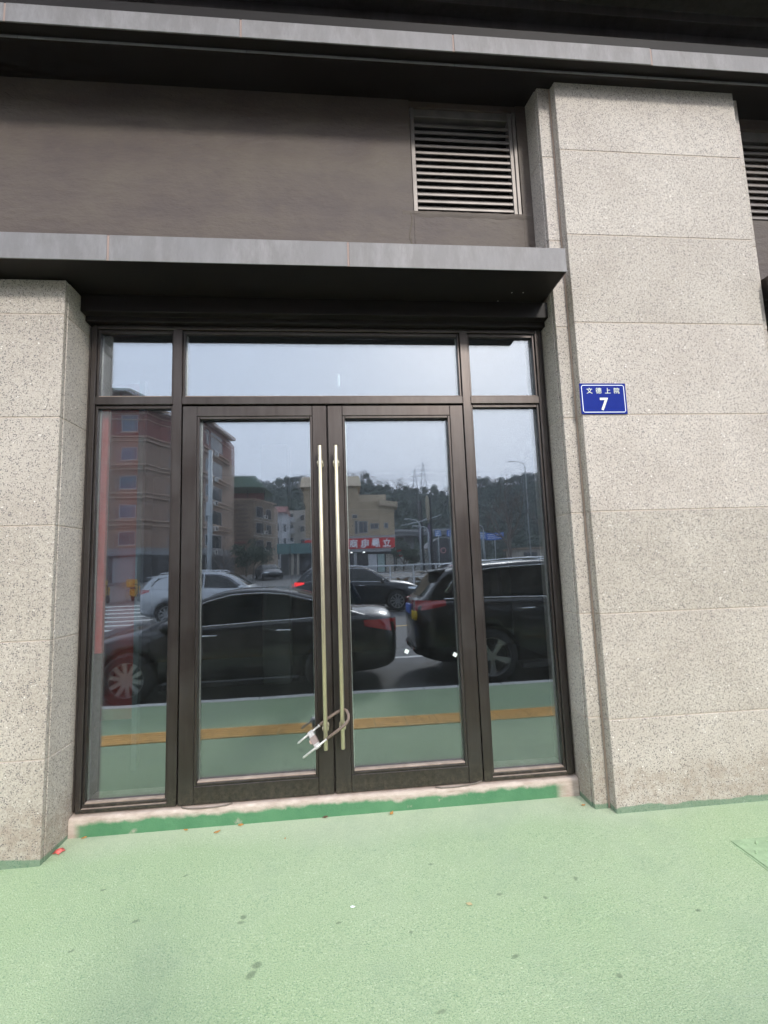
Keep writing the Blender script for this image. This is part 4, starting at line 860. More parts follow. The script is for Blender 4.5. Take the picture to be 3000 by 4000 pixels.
DRK = simple('dark_shopfront', (0.045, 0.045, 0.05), 0.5, var=0.3, vs=0.7); REDR = simple('red_roof', (0.24, 0.09, 0.085), 0.8); GRNR = simple('green_sheet_roof', (0.14, 0.22, 0.17), 0.7); CREAMW = simple('cream_wall', (0.40, 0.37, 0.32), 0.85, var=0.12, vs=0.5)
ACW = simple('ac_unit_white', (0.62, 0.62, 0.60), 0.6)
class Seg:
    def __init__(s, p, q):
        s.p = Vector((*p, 0)); d = Vector((*q, 0)) - s.p; s.L = d.length; s.d = d / s.L; s.n = Vector((-s.d.y, s.d.x, 0))
    def box(s, b, a0, a1, n0, n1, z0, z1):
        P = lambda a, n, z: s.p + s.d * a + s.n * n + Vector((0, 0, z))
        return b.add([P(a0, n0, z0), P(a1, n0, z0), P(a1, n1, z0), P(a0, n1, z0), P(a0, n0, z1), P(a1, n0, z1), P(a1, n1, z1), P(a0, n1, z1)], [(0, 3, 2, 1), (4, 5, 6, 7), (0, 1, 5, 4), (1, 2, 6, 5), (2, 3, 7, 6), (3, 0, 4, 7)])
def window(seg, par, a0, a1, z0, z1, gl=WINB, panes=2, fr_=WFR, sill=False):
    b = MB(); f = 0.07
    seg.box(b, a0, a0 + f, -0.05, 0.06, z0, z1); seg.box(b, a1 - f, a1, -0.05, 0.06, z0, z1); seg.box(b, a0 + f, a1 - f, -0.05, 0.055, z1 - f, z1); seg.box(b, a0 + f, a1 - f, -0.05, 0.055, z0, z0 + f)
    wn = b.obj('window', fr_, par); w_ = (a1 - a0 - f * 2) / panes
    for k in range(panes):
        q = MB(); seg.box(q, a0 + f + k * w_ + 0.02, a0 + f + (k + 1) * w_ - 0.02, -0.04, 0.035 + 0.015 * (k % 2), z0 + f, z1 - f); q.obj('pane', gl, wn)
    if sill: q = MB(); seg.box(q, a0 - 0.1, a1 + 0.1, 0.0, 0.14, z0 - 0.12, z0 - 0.01); q.obj('sill', TANL, wn)
def ac(seg, par, a, z):
    b = MB(); seg.box(b, a, a + 0.8, 0.05, 0.40, z, z + 0.55); o = b.obj('air_conditioner', ACW, par, bev=0.02)
    q = MB(); seg.box(q, a + 0.1, a + 0.5, 0.401, 0.42, z + 0.08, z + 0.46); q.obj('fan_grille', WIND, o)
def walls(par, plan, depth, levels):     # levels: (z0, z1, mat, name)
    for z0, z1, m, nm in levels:
        pts = list(plan) + [(plan[-1][0], plan[0][1] - depth), (plan[0][0], plan[0][1] - depth)]
        MB().prism(pts, z0, z1, 'z').obj(nm, m, par)
def band(par, segs, z0, z1, pr, m, name='cornice'):
    b = MB()
    for s_ in segs: s_.box(b, -pr, s_.L + pr, 0.0, pr, z0, z1)
    b.obj(name, m, par)
# tall tan block
T = thing('apartment_block', 'seven-storey tan apartment block with rust-red top floor mirrored at the left', 'building', (-25, -56, 0.8))
plan = [(-34, -48.4), (-20, -48.4), (-19.3, -50.4), (-18.4, -51.4), (-15.4, -52.6), (-14.3, -60.9)]
walls(T, plan, 16, [(-0.5, 3.70, DRK, 'shop_storey'), (3.701, 16.2, TAN, 'wall'), (16.201, 19.2, RUST, 'top_storey')])
SG = [Seg(a, c) for a, c in zip(plan, plan[1:])]
band(T, SG, 3.702, 4.45, 0.35, GRYW, 'shop_band'); band(T, SG, 19.201, 19.5, 0.7, TANL, 'eave')
for z in (6.75, 9.65, 12.60, 15.6): band(T, SG, z, z + 0.12, 0.22, TANL); band(T, SG, z + 0.48, z + 0.62, 0.22, TANL)
for z in (18.0, 18.65): band(T, SG, z, z + 0.10, 0.12, TANL)
b = MB()
for z in [3.9 + 0.42 * k for k in range(29)]:
    if z > 4.5:
        for s_ in SG: s_.box(b, 0, s_.L, 0.0, 0.012, z, z + 0.36)
b.obj('siding', TAN, T, kind='stuff')
for z0, z1, gl in ((4.75, 6.1, WIND), (7.55, 8.95, WINB), (10.6, 11.95, WINB), (13.6, 15.0, WINB), (16.7, 18.5, WINB)):
    window(SG[0], T, 11.45, 13.1, z0, z1, gl, 2, sill=True); window(SG[0], T, 7.0, 8.6, z0, z1, WINB, 2)
    window(SG[3], T, 0.1, 1.7, z0, z1, WINB, 2); window(SG[4], T, 0.9, 1.7, z0, z1, WIND, 1); window(SG[4], T, 2.3, 5.9, z0 - 0.25, z1 + 0.1, WIND, 5)
    ac(SG[3], T, 0.3, z0 - 0.9); ac(SG[3], T, 1.4, z0 - 0.9); ac(SG[4], T, 3.0, z0 - 0.95)
for a in (4.0, 7.6, 11.0): q = MB(); SG[0].box(q, a, a + 2.4, 0.0, 0.08, 0.8, 3.5); q.obj('shop_shutter', simple('shutter_%d' % int(a * 10), [(0.25, 0.27, 0.27), (0.3, 0.1, 0.1), (0.22, 0.24, 0.25)][int(a) % 3], 0.6), T)
# rooftop frame on the tan block
b = MB()
for x in (-30.5, -27, -23.4): b.tube([(x, -50, 19.4), (x, -50, 21.6)], 0.08, 6)
b.obj('roof_post', DARKP, T)
MB().prism([(-49.4, 21.9), (-53.5, 22.6), (-53.5, 22.45), (-49.4, 21.7)], -32, -22.2, 'x').obj('roof_canopy', GRNR, T)
b = MB()
for k in range(6): b.tube([(-22.3 - 0.0, -49.6, 21.7), (-20.6, -49.6 , 19.5)], 0.05, 5) if k == 0 else b.tube([(-31.5 + k * 1.6, -49.5, 21.7), (-31.5 + k * 1.6, -53.4, 22.4)], 0.05, 5)
b.obj('roof_brace', DARKP, T)
# brown lower house with green roof terrace
B2 = thing('brown_house', 'grubby brown four-storey house with green terrace roof, right of the tall tan block', 'house', (-13.5, -76, 1))
plan = [(-17.5, -71.9), (-13.0, -71.9), (-10.9, -78.5)]
walls(B2, plan, 12, [(-0.5, 12.6, BRWN, 'wall')]); S2 = [Seg(a, c) for a, c in zip(plan, plan[1:])]
band(B2, S2, 12.601, 12.85, 0.4, TANL, 'eave')
for z in (4.9, 7.6, 10.1): window(S2[1], B2, 0.7, 3.2, z, z + 1.7, WIND, 3); window(S2[1], B2, 4.2, 6.0, z, z + 1.6, WIND, 2); ac(S2[1], B2, 3.3, z); band(B2, S2[1:], z - 0.5, z - 0.35, 0.12, CREAMW)
b = MB()
for k in range(11): S2[0].box(b, 1.9, 3.6, 0.0, 0.12, 5.2 + 0.65 * k, 5.5 + 0.65 * k)
b.obj('vent_brick', simple('vent_brick_brown', (0.16, 0.12, 0.10), 0.9), B2, kind='stuff')
q = MB(); S2[0].box(q, 0.2, 3.4, 0.0, 0.9, 6.0, 6.25); q.obj('awning', REDR, B2)
MB().box(-17.2, -11.6, -74, -73.7, 12.86, 14.0).obj('terrace_parapet', REDR, B2)
b = MB()
for x in (-17, -14.2, -11.6): b.tube([(x, -73.5, 12.86), (x, -73.5, 14.6)], 0.08, 6); b.tube([(x + .2, -79, 12.86), (x + .2, -79, 14.6)], 0.08, 6)
b.obj('terrace_post', DARKP, B2)
MB().prism([(-18.2, 14.55), (-11.0, 14.35), (-12.5, 16.2), (-17.6, 16.3)], -80, -70.5, 'y').obj('terrace_roof', GRNR, B2)
# white house
B3 = thing('white_house', 'narrow white house with dull red roof and rounded balconies, mid distance', 'house', (-13, -100, 1.2))
plan = [(-15.6, -96.9), (-11.7, -96.9), (-10.9, -100.5)]
walls(B3, plan, 9, [(0, 13.8, WHW, 'wall')]); S3 = [Seg(a, c) for a, c in zip(plan, plan[1:])]
MB().prism([(-96.2, 13.7), (-106.5, 13.7), (-101, 15.4)], -16.0, -10.8, 'x').obj('roof', REDR, B3)
for z in (4.0, 6.9, 9.8):
    q = MB(); S3[0].box(q, -0.2, 2.0, 0.0, 1.2, z - 0.3, z - 0.1); S3[0].box(q, -0.2, 2.0, 1.1, 1.2, z - 0.1, z + 0.8); q.obj('balcony', CREAMW, B3)
    window(S3[0], B3, 2.3, 3.4, z, z + 1.6, WIND, 1); window(S3[1], B3, 0.8, 2.6, z, z + 1.6, WIND, 2)
# beige houses beyond
B4 = thing('beige_house', 'pale beige four-storey house with balconies, right of the white house', 'house', (-8.5, -110, 1.3))
plan = [(-11.9, -106.9), (-9.4, -106.9), (-5.0, -106.0)]
walls(B4, plan, 10, [(0, 15.3, CREAMW, 'wall')]); S4 = [Seg(a, c) for a, c in zip(plan, plan[1:])]
for z in (4.5, 7.4, 10.3, 12.9):
    q = MB(); S4[0].box(q, 0.0, 1.9, 0.0, 1.1, z - 0.3, z - 0.1); S4[0].box(q, 0, 1.9, 1.0, 1.1, z - 0.1, z + 0.8); q.obj('balcony', WHW, B4)
    window(S4[0], B4, 0.5, 1.7, z + .1, z + 1.7, WIND, 1); window(S4[1], B4, 0.8, 1.8, z, z + 1.3, WIND, 1); window(S4[1], B4, 2.6, 3.6, z, z + 1.3, WIND, 1)
# teal kiosk sign between
K = thing('teal_kiosk', 'small shop with a teal awning in front of the far houses', 'kiosk', (-5.4, -58.0, 1.0))
MB().box(-7.2, -3.4, -60.5, -57.2, 0.7, 3.6).obj('wall', DRK, K); MB().box(-7.6, -3.2, -57.2, -56.6, 3.62, 4.9).obj('awning', simple('teal_awning', (0.09, 0.17, 0.17), 0.6), K)
MB().box(-5.9, -5.6, -57.1, -56.8, 0.7, 3.6).box(-5.2, -4.9, -57.1, -56.8, 0.7, 3.6).obj('column', CREAMW, K)
# corner shop
S = thing('corner_shop', 'olive-tan corner building with a red sign reading 立晨电商 over its shopfront', 'shop', (1.5, -64, 1.0))
plan = [(-4.2, -58.9), (2.6, -58.9), (5.4, -59.1), (7.5, -61.0), (7.9, -64)]
walls(S, plan, 9, [(0, 4.0, DRK, 'shop_storey'), (4.001, 10.2, OLIVE, 'wall')])
MB().box(-4.4, 2.7, -66, -58.9, 10.21, 12.2).obj('tower_storey', OLIVE, S); MB().prism([(-58.4, 12.2), (-66.5, 12.2), (-62.5, 14.3)], -4.8, 3.1, 'x').obj('roof', OLIV2, S)
MB().box(2.71, 6.4, -65, -59.6, 10.21, 11.2).obj('parapet', OLIV2, S); SS = [Seg(a, c) for a, c in zip(plan, plan[1:])]
b = MB()
for s_ in SS[2:]: s_.box(b, -0.3, s_.L + 0.3, 0, 0.45, 9.6, 10.35)
b.obj('eave', OLIV2, S)
band(S, SS, 9.1, 9.2, 0.06, OLIV2); band(S, SS[:2], 7.9, 8.0, 0.08, OLIV2)
for a0, a1 in ((1.0, 2.6), (3.4, 4.8)): window(SS[0], S, a0, a1, 6.0, 7.6, WIND, 2); window(SS[0], S, a0, a1, 10.6, 11.7, WIND, 2)
window(SS[0], S, 6.3, 6.75, 5.9, 7.7, WIND, 1); window(SS[1], S, 0.0, 1.2, 6.0, 7.6, WIND, 2); window(SS[1], S, 1.5, 2.7, 6.5, 7.3, WIND, 2); window(SS[0], S, 6.0, 6.7, 7.9, 8.5, WIND, 1); window(SS[2], S, 0.8, 1.6, 6.6, 7.4, WIND, 1)
for a in (5.2, 6.2): pass
b = MB()
for k, (x0, x1, y0, y1) in enumerate(((-4.3, 6.3, -58.9, -58.25), (6.3, 7.3, -59.9, -58.3))): b.box(x0, x1 - 0.001, y0, y1, 5.36, 5.65)
b.obj('fascia', WFR, S); MB().box(-4.3, 7.3, -59.2, -58.3, 3.62, 4.02).obj('lower_fascia', WFR, S)
REDS = simple('sign_red', (0.55, 0.012, 0.018), 0.45, var=0.06)
sb = MB().box(-4.3, 7.2, -58.9, -58.2, 4.03, 5.35).obj('sign_board', REDS, S)
P = WL[S.name]
CHW = simple('sign_character_white', (0.85, 0.84, 0.88), 0.5)
for i, ch in enumerate('立晨电商'):
    text_mesh('sign_character', ch, 1.15, CHW, S, TM(6.15 - 1.42 * i - P.x, -58.15 - P.y, 4.70 - P.z, 1), 0.04, 0.028)
for x in (1.6, 3.2): MB().lathe([(0.0, 0.0), (0.09, 0.0), (0.09, 0.1)], (x, -58.35, 3.52), 'z', 10).obj('spotlight', simple('spot_lens', (0.9, 0.9, 0.85), 0.3) if 'spot_lens' not in bpy.data.materials else bpy.data.materials['spot_lens'], S)
for m_ in (bpy.data.materials['spot_lens'],):
    q = m_.node_tree.nodes['Principled BSDF']; q.inputs['Emission Color'].default_value = (1, 0.97, 0.9, 1); q.inputs['Emission Strength'].default_value = 6
for x0, x1, mt in ((3.7, 4.85, WHW), (4.95, 5.85, simple('shop_door_green', (0.32, 0.42, 0.40), 0.5)), (6.05, 7.0, CREAMW)): MB().box(x0, x1, -58.88, -58.7, 1.0, 3.3).obj('shop_panel', mt, S)
MB().box(1.9, 2.3, -58.88, -58.75, 1.0, 3.5).obj('column', WFR, S)
fl = thing('banner_sign', 'small red and white banner sign hanging at the right corner of the shop', 'sign', (7.7, -58.6, 2.9))
for k, m_ in enumerate((REDS, WHW, REDS)): MB().box(7.3, 8.15, -58.65, -58.6, 3.55 - 0.33 * k, 3.86 - 0.33 * k).obj('stripe', m_, fl)
# low buildings, wall and viaduct beyond
LB = thing('market_hall', 'dark low hall with an arched roof and a round emblem, right of the lantern masts', 'building', (15.4, -70, 1.1))
pts = [(13.3, 0.5), (17.8, 0.5), (17.8, 4.4), (17.0, 5.1), (16.0, 5.55), (15.3, 5.65), (14.4, 5.4), (13.6, 4.8), (13.3, 4.2)]
MB().prism(pts, -72, -66.9, 'y').obj('wall', DRK, LB); MB().prism([(13.1, 4.25), (13.6, 4.95), (14.4, 5.55), (15.3, 5.8), (16.1, 5.7), (17.1, 5.2), (18.0, 4.5), (18.0, 4.35), (17.1, 5.05), (16.1, 5.55), (15.3, 5.65), (14.4, 5.4), (13.6, 4.8), (13.1, 4.1)], -72.2, -66.6, 'y').obj('roof_rim', WFR, LB)
MB().lathe([(0.28, 0.0), (0.42, 0.0), (0.42, 0.1), (0.28, 0.1)], (15.3, -66.9, 3.75), 'y', 18).obj('emblem', simple('emblem_rose', (0.42, 0.20, 0.20), 0.5), LB)
W_ = thing('boundary_wall', 'pale low wall with a flat coping between the shop and the dark hall', 'wall', (11, -68, 1.1))
MB().box(8.6, 13.2, -68.4, -68, 0.7, 3.75).obj('wall_face', simple('pale_wall', (0.34, 0.35, 0.33), 0.9, var=0.2, vs=0.6), W_); MB().box(8.4, 13.3, -68.5, -67.8, 3.76, 4.0).obj('coping', CREAMW, W_)
V = thing('viaduct', 'grey viaduct deck crossing in front of the wooded hill', 'bridge', (16, -92, 0.5))
MB().box(9, 23, -96, -90, 7.6, 8.4).obj('deck', simple('viaduct_concrete', (0.15, 0.155, 0.16), 0.9), V); MB().box(9, 23, -90.1, -89.9, 8.41, 8.8).obj('parapet', WFR, V)
for x in (14, 22): MB().box(x - 0.8, x + 0.8, -94, -92, 0.5, 7.6).obj('pier', bpy.data.materials['viaduct_concrete'], V)
GR = thing('garage_block', 'low grey and brown building at the far right of the right side window', 'building', (31, -62, 1.1))
MB().box(24.5, 36, -66, -61, 0.8, 3.3).obj('wall', CREAMW, GR); MB().box(24.2, 36.4, -66.3, -60.6, 3.31, 3.6).obj('roof', BRWN, GR)
for x in (25.2, 28.2, 31.4): MB().box(x, x + 2, -61, -60.9, 0.9, 2.9).obj('door', DRK, GR)

# ================================================================== HILL AND TREES
HILLM = simple('hill_undergrowth', (0.030, 0.042, 0.026), 0.95, var=0.4, vs=0.12)
FOLD = simple('dark_foliage', (0.045, 0.068, 0.052), 0.85, var=0.35, vs=0.25); FOLM = simple('mid_foliage', (0.075, 0.100, 0.072), 0.85, var=0.35, vs=0.3); FOLP = simple('pale_spring_foliage', (0.13, 0.165, 0.125), 0.85, var=0.3, vs=0.3)
BARK = simple('bark', (0.085, 0.070, 0.055), 0.9, var=0.3, vs=3); TWIG = simple('bare_twigs', (0.15, 0.125, 0.11), 0.9)
rg = [(-320, 18), (-140, 33), (-60, 32), (-27, 31.8), (-10, 33), (8, 33.4), (22, 30.0), (34, 28.5), (43, 27.5), (54, 30.6), (66, 31.2), (76, 32.5), (110, 35), (220, 30), (400, 18)]
def ridge(x):
    for (a, za), (c, zc) in zip(rg, rg[1:]):
        if x <= c: t = max(0, (x - a) / (c - a)); t = t * t * (3 - 2 * t); return za + (zc - za) * t
    return rg[-1][1]
def hill_z(x, y):
    t = (-y - 118) / 62.0
    if t < 0: return 1.2
    if t <= 1: return 1.2 + (ridge(x) - 1.2) * (t ** 0.8)
    return ridge(x) - (t - 1) * 6
rows = []
for i in range(22):
    y = -112 - i * 5.2; rows.append([(x, y, hill_z(x, y) + math.sin(x * 0.21 + i) * 0.7 * (1 if i else 0)) for x in range(-320, 401, 8)])
MB().grid(rows).obj('hill', HILLM, smooth=True, kind='structure')
rnd = random.Random(3)
def clump(b, c, r, n=9, flat=0.75, s=0.42):
    for _ in range(n):
        d = Vector((rnd.gauss(0, 1), rnd.gauss(0, 1), rnd.gauss(0, 1))).normalized() * r * (0.45 + 0.55 * rnd.random()); d.z *= flat
        p_ = Vector(c) + d; q = r * s * (0.6 + rnd.random()); u = Vector((rnd.gauss(0, 1), rnd.gauss(0, 1), rnd.gauss(0, 1))).normalized(); v = u.orthogonal().normalized(); w_ = u.cross(v)
        b.add([p_ + v * q, p_ + w_ * q * 0.8, p_ - v * q * 0.9, p_ - w_ * q * 0.7 + u * q * 0.4], [(0, 1, 2), (0, 2, 3)], rnd.randrange(2))
b = MB()
for _ in range(5200):
    x = rnd.uniform(-32, 96); y = rnd.uniform(-178, -118); 
    r = rnd.uniform(0.9, 2.2); clump(b, (x, y, hill_z(x, y) + r * 0.5), r, 13, 0.75, 0.28)
for _ in range(1100):
    x = rnd.uniform(-32, 96); r = rnd.uniform(0.6, 1.5); clump(b, (x, rnd.uniform(-184, -176), ridge(x) + rnd.uniform(-0.5, 1.0) + 1.6 * rnd.random() ** 2), r, 16, 0.85, 0.20)
b.obj('hillside_woods', [FOLD, FOLM], kind='stuff')
def tree_mesh(kind, h, seed):
    rr = random.Random(seed); tb_ = MB(); cb = MB(); tips = []
    def branch(p, d, l, r, k):
        q = p + d * l; tb_.tube([p, p + d * l * 0.5 + Vector((rr.uniform(-.05, .05), rr.uniform(-.05, .05), 0)) * l, q], [r, r * 0.8, r * 0.6], 5 if k < 2 else 3, cap=False); tips.append((q, k))
        if k >= (4 if kind == 'bare' else 2): return
        for _ in range(3 if k else 5):
            a = Vector((rr.gauss(0, 1), rr.gauss(0, 1), rr.uniform(0.1, 1.0))).normalized(); nd = (d * 0.75 + a * 0.8).normalized(); branch(p + d * l * rr.uniform(0.45, 1), nd, l * rr.uniform(0.5, 0.75), r * 0.55, k + 1)
    branch(Vector((0, 0, -0.5)), Vector((rr.uniform(-.08, .08), 0, 1)).normalized(), h * 0.48, h * 0.022, 0)
    if kind != 'bare':
        for q, k in tips:
            if k >= 1:
                global rnd; rnd = rr; clump(cb, q, h * rr.uniform(0.08, 0.17), 60, 0.7, 0.17)
    return tb_, cb
FK = {'dark': [FOLD, FOLM], 'pale': [FOLM, FOLP]}
def tree(kind, x, y, z, h, seed, label, cat='tree', group=None):
    t = thing({'bare': 'bare_tree', 'dark': 'evergreen_tree', 'pale': 'leafy_tree'}[kind], label, cat, (x, y, z), group=group)
    a, c = tree_mesh(kind, h, seed); a.obj('trunk', TWIG if kind == 'bare' else BARK, t, local=True)
    if kind != 'bare': c.obj('crown', FK[kind], t, local=True)
    return t
proto = {}
tl = []
rt = random.Random(11); xx = -31.0
while xx < 90:
    if -9 < xx < 1.0: xx += 3.0; continue
    if xx < -20: k = rt.choice(['pale', 'dark'])
    elif xx < 0: k = rt.choice(['bare', 'dark', 'bare', 'pale'])
    elif xx < 24: k = rt.choice(['bare', 'bare', 'bare', 'dark', 'pale'])
    elif xx < 50: k = rt.choice(['dark', 'dark', 'pale', 'bare'])
    else: k = rt.choice(['dark', 'dark', 'bare', 'pale'])
    hh = {'bare': 6.5, 'dark': 5.8, 'pale': 5.6}[k] * rt.uniform(0.8, 1.25) * (0.9 if 24 < xx < 38 else 1.1)
    tl.append((xx, k, hh)); xx += rt.uniform(1.3, 2.4)
LM = [(-24, 'above the green terrace roof'), (-18, 'above the brown house'), (-13, 'above the white house'), (-9, 'above the beige houses'), (6, 'over the shop tower'), (14, 'over the shop roof'), (21, 'over the right corner of the shop'), (27, 'between the shop and the pylons'), (33, 'at the foot of the pylons'), (39, 'right of the pylons'), (46, 'beside the right door stile'), (60, 'at the left of the right side window'), (70, 'in the middle of the right side window'), (200, 'at the right of the right side window')]
GL = {'dark': 'dark evergreen on the skyline', 'pale': 'pale leafy tree on the skyline', 'bare': 'leafless twiggy tree on the skyline'}
HS = [(5.3, 'low'), (6.6, 'mid-height'), (99, 'tall')]
protos = {}
for i, (x, k, h) in enumerate(tl):
    z = ridge(x) - 0.8; sz = next(n_ for v_, n_ in HS if h < v_)
    lab = sz + ' ' + GL[k] + ', ' + next(n_ for v_, n_ in LM if x < v_)
    if len(protos.get(k, [])) < 4: protos.setdefault(k, []).append((tree(k, x, -178, z, h, i + 5, lab, group='trees on the hill skyline'), h))
    else:
        src, h0 = protos[k][i % 4]; c = copy_tree(src); c.location = (x, -178 + rt.uniform(-2, 2), z); c.scale = (h / h0,) * 3; c.rotation_euler[2] = rt.uniform(0, 6); c['label'] = lab
for x, y, h, lab in ((8.0, -57.5, 4.8, 'low bushy evergreen right of the corner shop, nearest its wall'), (9.9, -60, 4.0, 'low bushy evergreen in front of the pale boundary wall')):
    tree('dark', x, y, 0.9, h, int(x * 7), lab)
tree('dark', -8.6, -46, 0.8, 4.2, 77, 'dark shrubby tree by the side street below the brown house'); tree('dark', -10.4, -52, 0.9, 5.0, 78, 'shrubby evergreen at the foot of the brown house wall'); tree('bare', -11.6, -47, 0.8, 5.2, 79, 'bare shrub tree before the tan block ground floor')
tree('bare', 12.2, -30, 0.5, 7.5, 91, 'large bare street tree mirrored at the right of the right side window'); tree('bare', 24.5, -50, 0.9, 8.5, 92, 'bare roadside tree behind the wide blue road sign')
# hedge behind the railing
b = MB()
for _ in range(420): clump(b, (rnd.uniform(1.8, 12), rnd.uniform(-19.6, -18.8), rz_(-19) + rnd.uniform(0.1, 0.75)), 0.22, 7, 1, 0.35)
b.obj('hedge', [simple('hedge_russet', (0.10, 0.060, 0.030), 0.9, var=0.4, vs=2), FOLM], kind='stuff')
# pylons
def pylon(x, y, z, h, label):
    p_ = thing('pylon', label, 'pylon', (x, y, z), group='power pylons on the hill'); b = MB(); w0 = h * 0.13
    L = [0, 0.28, 0.5, 0.68, 0.82, 1.0]; W = [1.0, 0.62, 0.40, 0.27, 0.2, 0.03]
    for i in range(5):
        for sx, sy in ((-1, -1), (1, -1), (1, 1), (-1, 1)):
            b.tube([(sx * w0 * W[i], sy * w0 * W[i], h * L[i]), (sx * w0 * W[i + 1], sy * w0 * W[i + 1], h * L[i + 1])], 0.16, 4)
            tx, ty = (sx, -sy) if sx == sy else (-sx, sy); b.tube([(sx * w0 * W[i], sy * w0 * W[i], h * L[i]), (tx * w0 * W[i + 1], ty * w0 * W[i + 1], h * L[i + 1])], 0.09, 3)
    b.obj('lattice', PYL, p_, local=True)
    for q in (0.60, 0.74, 0.88): MB().tube([(-h * 0.16, 0, h * q), (0, 0, h * (q + 0.035)), (h * 0.16, 0, h * q), (-h * 0.16, 0, h * q)], 0.11, 4).obj('cross_arm', PYL, p_, local=True)
PYL = simple('pylon_steel', (0.36, 0.39, 0.43), 0.7)
pylon(73.8, -397, 60, 31.5, 'steel lattice power pylon on the hill, the right and taller of two'); pylon(68.6, -410, 60, 28.5, 'steel lattice power pylon on the hill, the left and fainter of two')
b = MB()
for q, z in ((0.60, 79), (0.74, 83.3), (0.88, 87.8)):
    for s in (-1, 1): b.tube([(-60, -404, z + 3), (5, -402, z - 4), (68.6 + 5 * s, -410, z), (110, -402, z - 5.5), (190, -395, z - 2)], 0.07, 3)
b.obj('power_lines', PYL); tag(bpy.data.objects['power_lines'], 'thin power lines strung from the two pylons across the sky', 'cable')
MB().grid([[(x, y, 52 + 8 * math.sin(x * 0.02 + 1)) if y == -390 else (x, y, 10 if y > -390 else 40) for x in range(-200, 401, 40)] for y in (-300, -390, -480)]).obj('far_hill', HILLM, smooth=True, kind='structure')

# ================================================================== PERSON taking the picture (mirrored behind the door stiles)
SKIN = simple('skin', (0.52, 0.33, 0.24), 0.55, var=0.05); JACK = simple('navy_jacket', (0.025, 0.035, 0.065), 0.8, var=0.2); TRO = simple('dark_trousers', (0.02, 0.022, 0.03), 0.85, var=0.2); HAIR = simple('black_hair', (0.01, 0.009, 0.008), 0.6); SHOE = simple('black_shoes', (0.02, 0.02, 0.02), 0.5)
GZ = rz_(-3.4)
def skin_mesh(name, vs, es, rs, mat, parent, sub=2, root=0, kind=None):
    me = bpy.data.meshes.new(name); me.from_pydata([tuple(v) for v in vs], es, [])
    o = bpy.data.objects.new(name, me); COL.objects.link(o)
    m = o.modifiers.new('skin', 'SKIN'); m.use_smooth_shade = True; s = o.modifiers.new('sub', 'SUBSURF'); s.levels = s.render_levels = sub
    if not me.skin_vertices: me.attributes.new
    for i, r in enumerate(rs):
        sv = me.skin_vertices[0].data[i]; sv.radius = r if isinstance(r, tuple) else (r, r); sv.use_root = (i == root)
    dg = bpy.context.evaluated_depsgraph_get(); dg.update(); nm = bpy.data.meshes.new_from_object(o.evaluated_get(dg)); nm.name = name; bpy.data.objects.remove(o)
    nm.materials.clear(); nm.materials.append(mat); q = bpy.data.objects.new(name, nm); COL.objects.link(q)
    if parent: q.parent = parent
    return q
pe = thing('person', 'person in a navy jacket holding up a phone at the kerb by the black sedan', 'person', (-0.09, -3.30, GZ))
def PV(x, y, z): return Vector((x, y, z)) - Vector((-0.09, -3.30, GZ)) if True else None
X0 = -0.09; Yb = -3.32
pts = [(X0, Yb, GZ + 0.93), (X0, Yb, GZ + 1.10), (X0, Yb - .01, GZ + 1.30), (X0, Yb - .01, GZ + 1.43), (X0, Yb, GZ + 1.50), (X0, Yb + .02, GZ + 1.57), (X0, Yb + .03, GZ + 1.66), (X0, Yb + .02, GZ + 1.74),
       (X0 - .09, Yb, GZ + 0.86), (X0 - .10, Yb + .02, GZ + 0.48), (X0 - .10, Yb, GZ + 0.09), (X0 - .10, Yb + .10, GZ + 0.04),
       (X0 + .09, Yb, GZ + 0.86), (X0 + .10, Yb + .02, GZ + 0.48), (X0 + .10, Yb, GZ + 0.09), (X0 + .10, Yb + .10, GZ + 0.04),
       (X0 - .15, Yb, GZ + 1.42), (X0 - .21, Yb + .02, GZ + 1.16), (X0 + .02, Yb + .20, GZ + 1.50), (X0 + .04, Yb + .235, GZ + 1.565),
       (X0 + .15, Yb, GZ + 1.42), (X0 + .34, Yb + .02, GZ + 1.20), (X0 + .20, Yb + .20, GZ + 1.50), (X0 + .145, Yb + .235, GZ + 1.565)]
es = [(0, 1), (1, 2), (2, 3), (3, 4), (4, 5), (5, 6), (6, 7), (0, 8), (8, 9), (9, 10), (10, 11), (0, 12), (12, 13), (13, 14), (14, 15), (3, 16), (16, 17), (17, 18), (18, 19), (3, 20), (20, 21), (21, 22), (22, 23)]
rs = [(.15, .10), (.135, .09), (.15, .10), (.12, .08), (.052, .052), (.062, .07), (.078, .09), (.055, .07), .085, .058, .040, .035, .085, .058, .040, .035, .058, .042, .026, .028, .058, .042, .026, .028]
o = skin_mesh('body', [PV(*p_) for p_ in pts], es, rs, SKIN, pe)
o = skin_mesh('jacket', [PV(*p_) for p_ in [(X0, Yb, GZ + 0.84)] + pts[1:4] + pts[16:19] + pts[20:23]], [(0, 1), (1, 2), (2, 3), (3, 4), (4, 5), (5, 6), (3, 7), (7, 8), (8, 9)], [(.178, .128), (.172, .122), (.17, .12), (.135, .10), .072, .056, .038, .072, .056, .038], JACK, pe)
o = skin_mesh('trousers', [PV(*p_) for p_ in [(X0, Yb, GZ + 0.98)] + pts[8:11] + pts[12:15]], [(0, 1), (1, 2), (2, 3), (0, 4), (4, 5), (5, 6)], [(.165, .115), .10, .072, .058, .10, .072, .058], TRO, pe)
for s in (-1, 1): o = skin_mesh('shoe', [PV(X0 + .10 * s, Yb - .05, GZ + .045), PV(X0 + .10 * s, Yb + .06, GZ + .045), PV(X0 + .10 * s, Yb + .17, GZ + .035)], [(0, 1), (1, 2)], [.05, .052, .038], SHOE, pe)
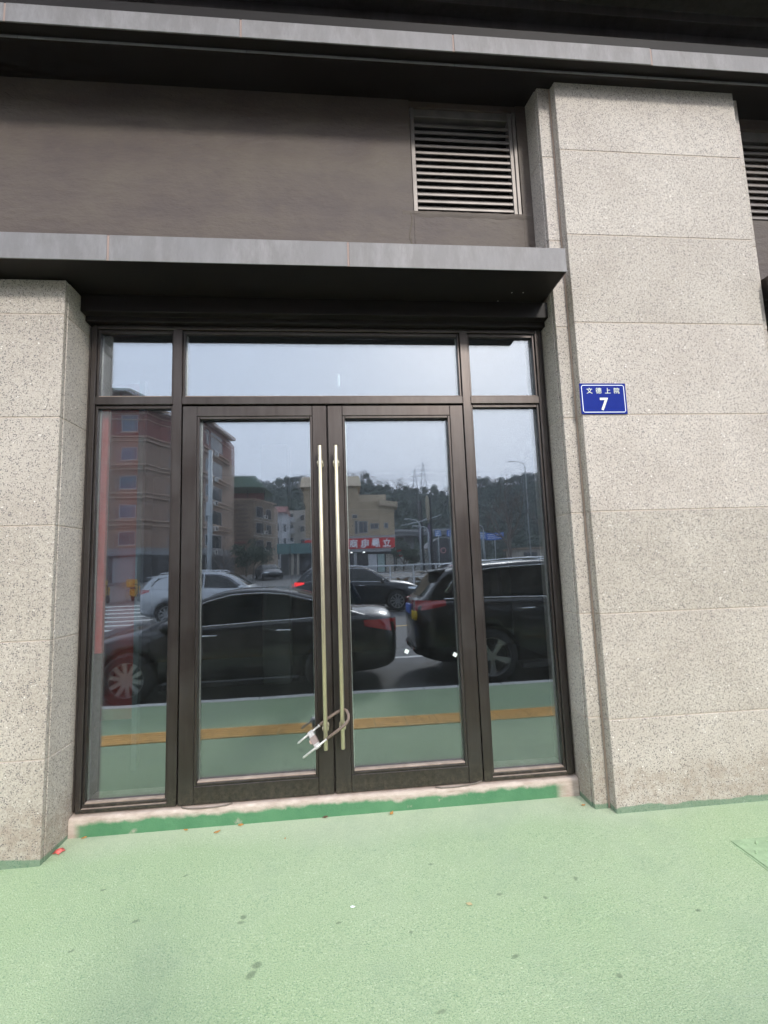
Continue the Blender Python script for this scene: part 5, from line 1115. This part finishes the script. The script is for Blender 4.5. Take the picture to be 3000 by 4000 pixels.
o = skin_mesh('hair', [PV(X0, Yb - .03, GZ + 1.62), PV(X0, Yb - .01, GZ + 1.72), PV(X0, Yb + .05, GZ + 1.765)], [(0, 1), (1, 2)], [(.08, .06), (.088, .085), (.06, .045)], HAIR, pe)
b = MB(); fy = Yb + 0.118
for s in (-1, 1): b.lathe([(0, 0.006), (0.010, 0.004), (0.014, 0)], (X0 + .032 * s, fy - .014, GZ + 1.665), 'y', 8)
b.obj('eye', HAIR, pe); MB().lathe([(0.0, 0.02), (0.012, 0.004), (0.016, -0.01)], (X0, fy - .002, GZ + 1.635), 'y', 8).obj('nose', SKIN, pe, smooth=True)
MB().box(X0 - .022, X0 + .022, fy - .02, fy - .004, GZ + 1.595, GZ + 1.605).obj('mouth', simple('lips', (0.40, 0.16, 0.14), 0.5), pe, bev=0.003)
# hands: palm and five fingers each, closed on the phone edges
ph = (0.0, -3.066, 1.405)
for s, wr_ in ((-1, pts[19]), (1, pts[23])):
    ex = ph[0] + s * 0.040; vs = [PV(*wr_)]; es_ = []; rr_ = [.026]
    pc = Vector((ex + s * 0.034, ph[1] - 0.022, ph[2] - 0.03)); vs.append(PV(*pc)); es_.append((0, 1)); rr_.append((.030, .016))
    for k in range(4):
        z_ = pc.z + 0.032 - 0.021 * k; ln = (0.9, 1.0, 0.95, 0.78)[k]; base = len(vs)
        for q in ((ex + s * .030, ph[1] - .010, z_), (ex + s * .022, ph[1] - .014 - .004, z_ + .004), (ex + s * (.022 - .030 * ln), ph[1] - .019, z_ + .006)): vs.append(PV(*q)); rr_.append(.0085 - .0008 * (len(vs) - base))
        es_ += [(1, base), (base, base + 1), (base + 1, base + 2)]
    base = len(vs)
    for q in ((ex + s * .022, ph[1] - .034, pc.z - .022), (ex - s * .002, ph[1] - .030, pc.z - .004), (ex - s * .012, ph[1] - .024, pc.z + .014)): vs.append(PV(*q)); rr_.append(.010)
    es_ += [(1, base), (base, base + 1), (base + 1, base + 2)]
    skin_mesh('hand', vs, es_, rr_, SKIN, pe, 2, 1)
phn = thing('phone', 'black smartphone held up in the photographer\'s hands, just behind the viewpoint', 'phone', ph)
MB().box(-0.038, 0.038, ph[1] - 0.008, ph[1], 1.322, 1.484).obj('phone_case', simple('phone_black', (0.015, 0.015, 0.017), 0.3), phn, bev=0.003)
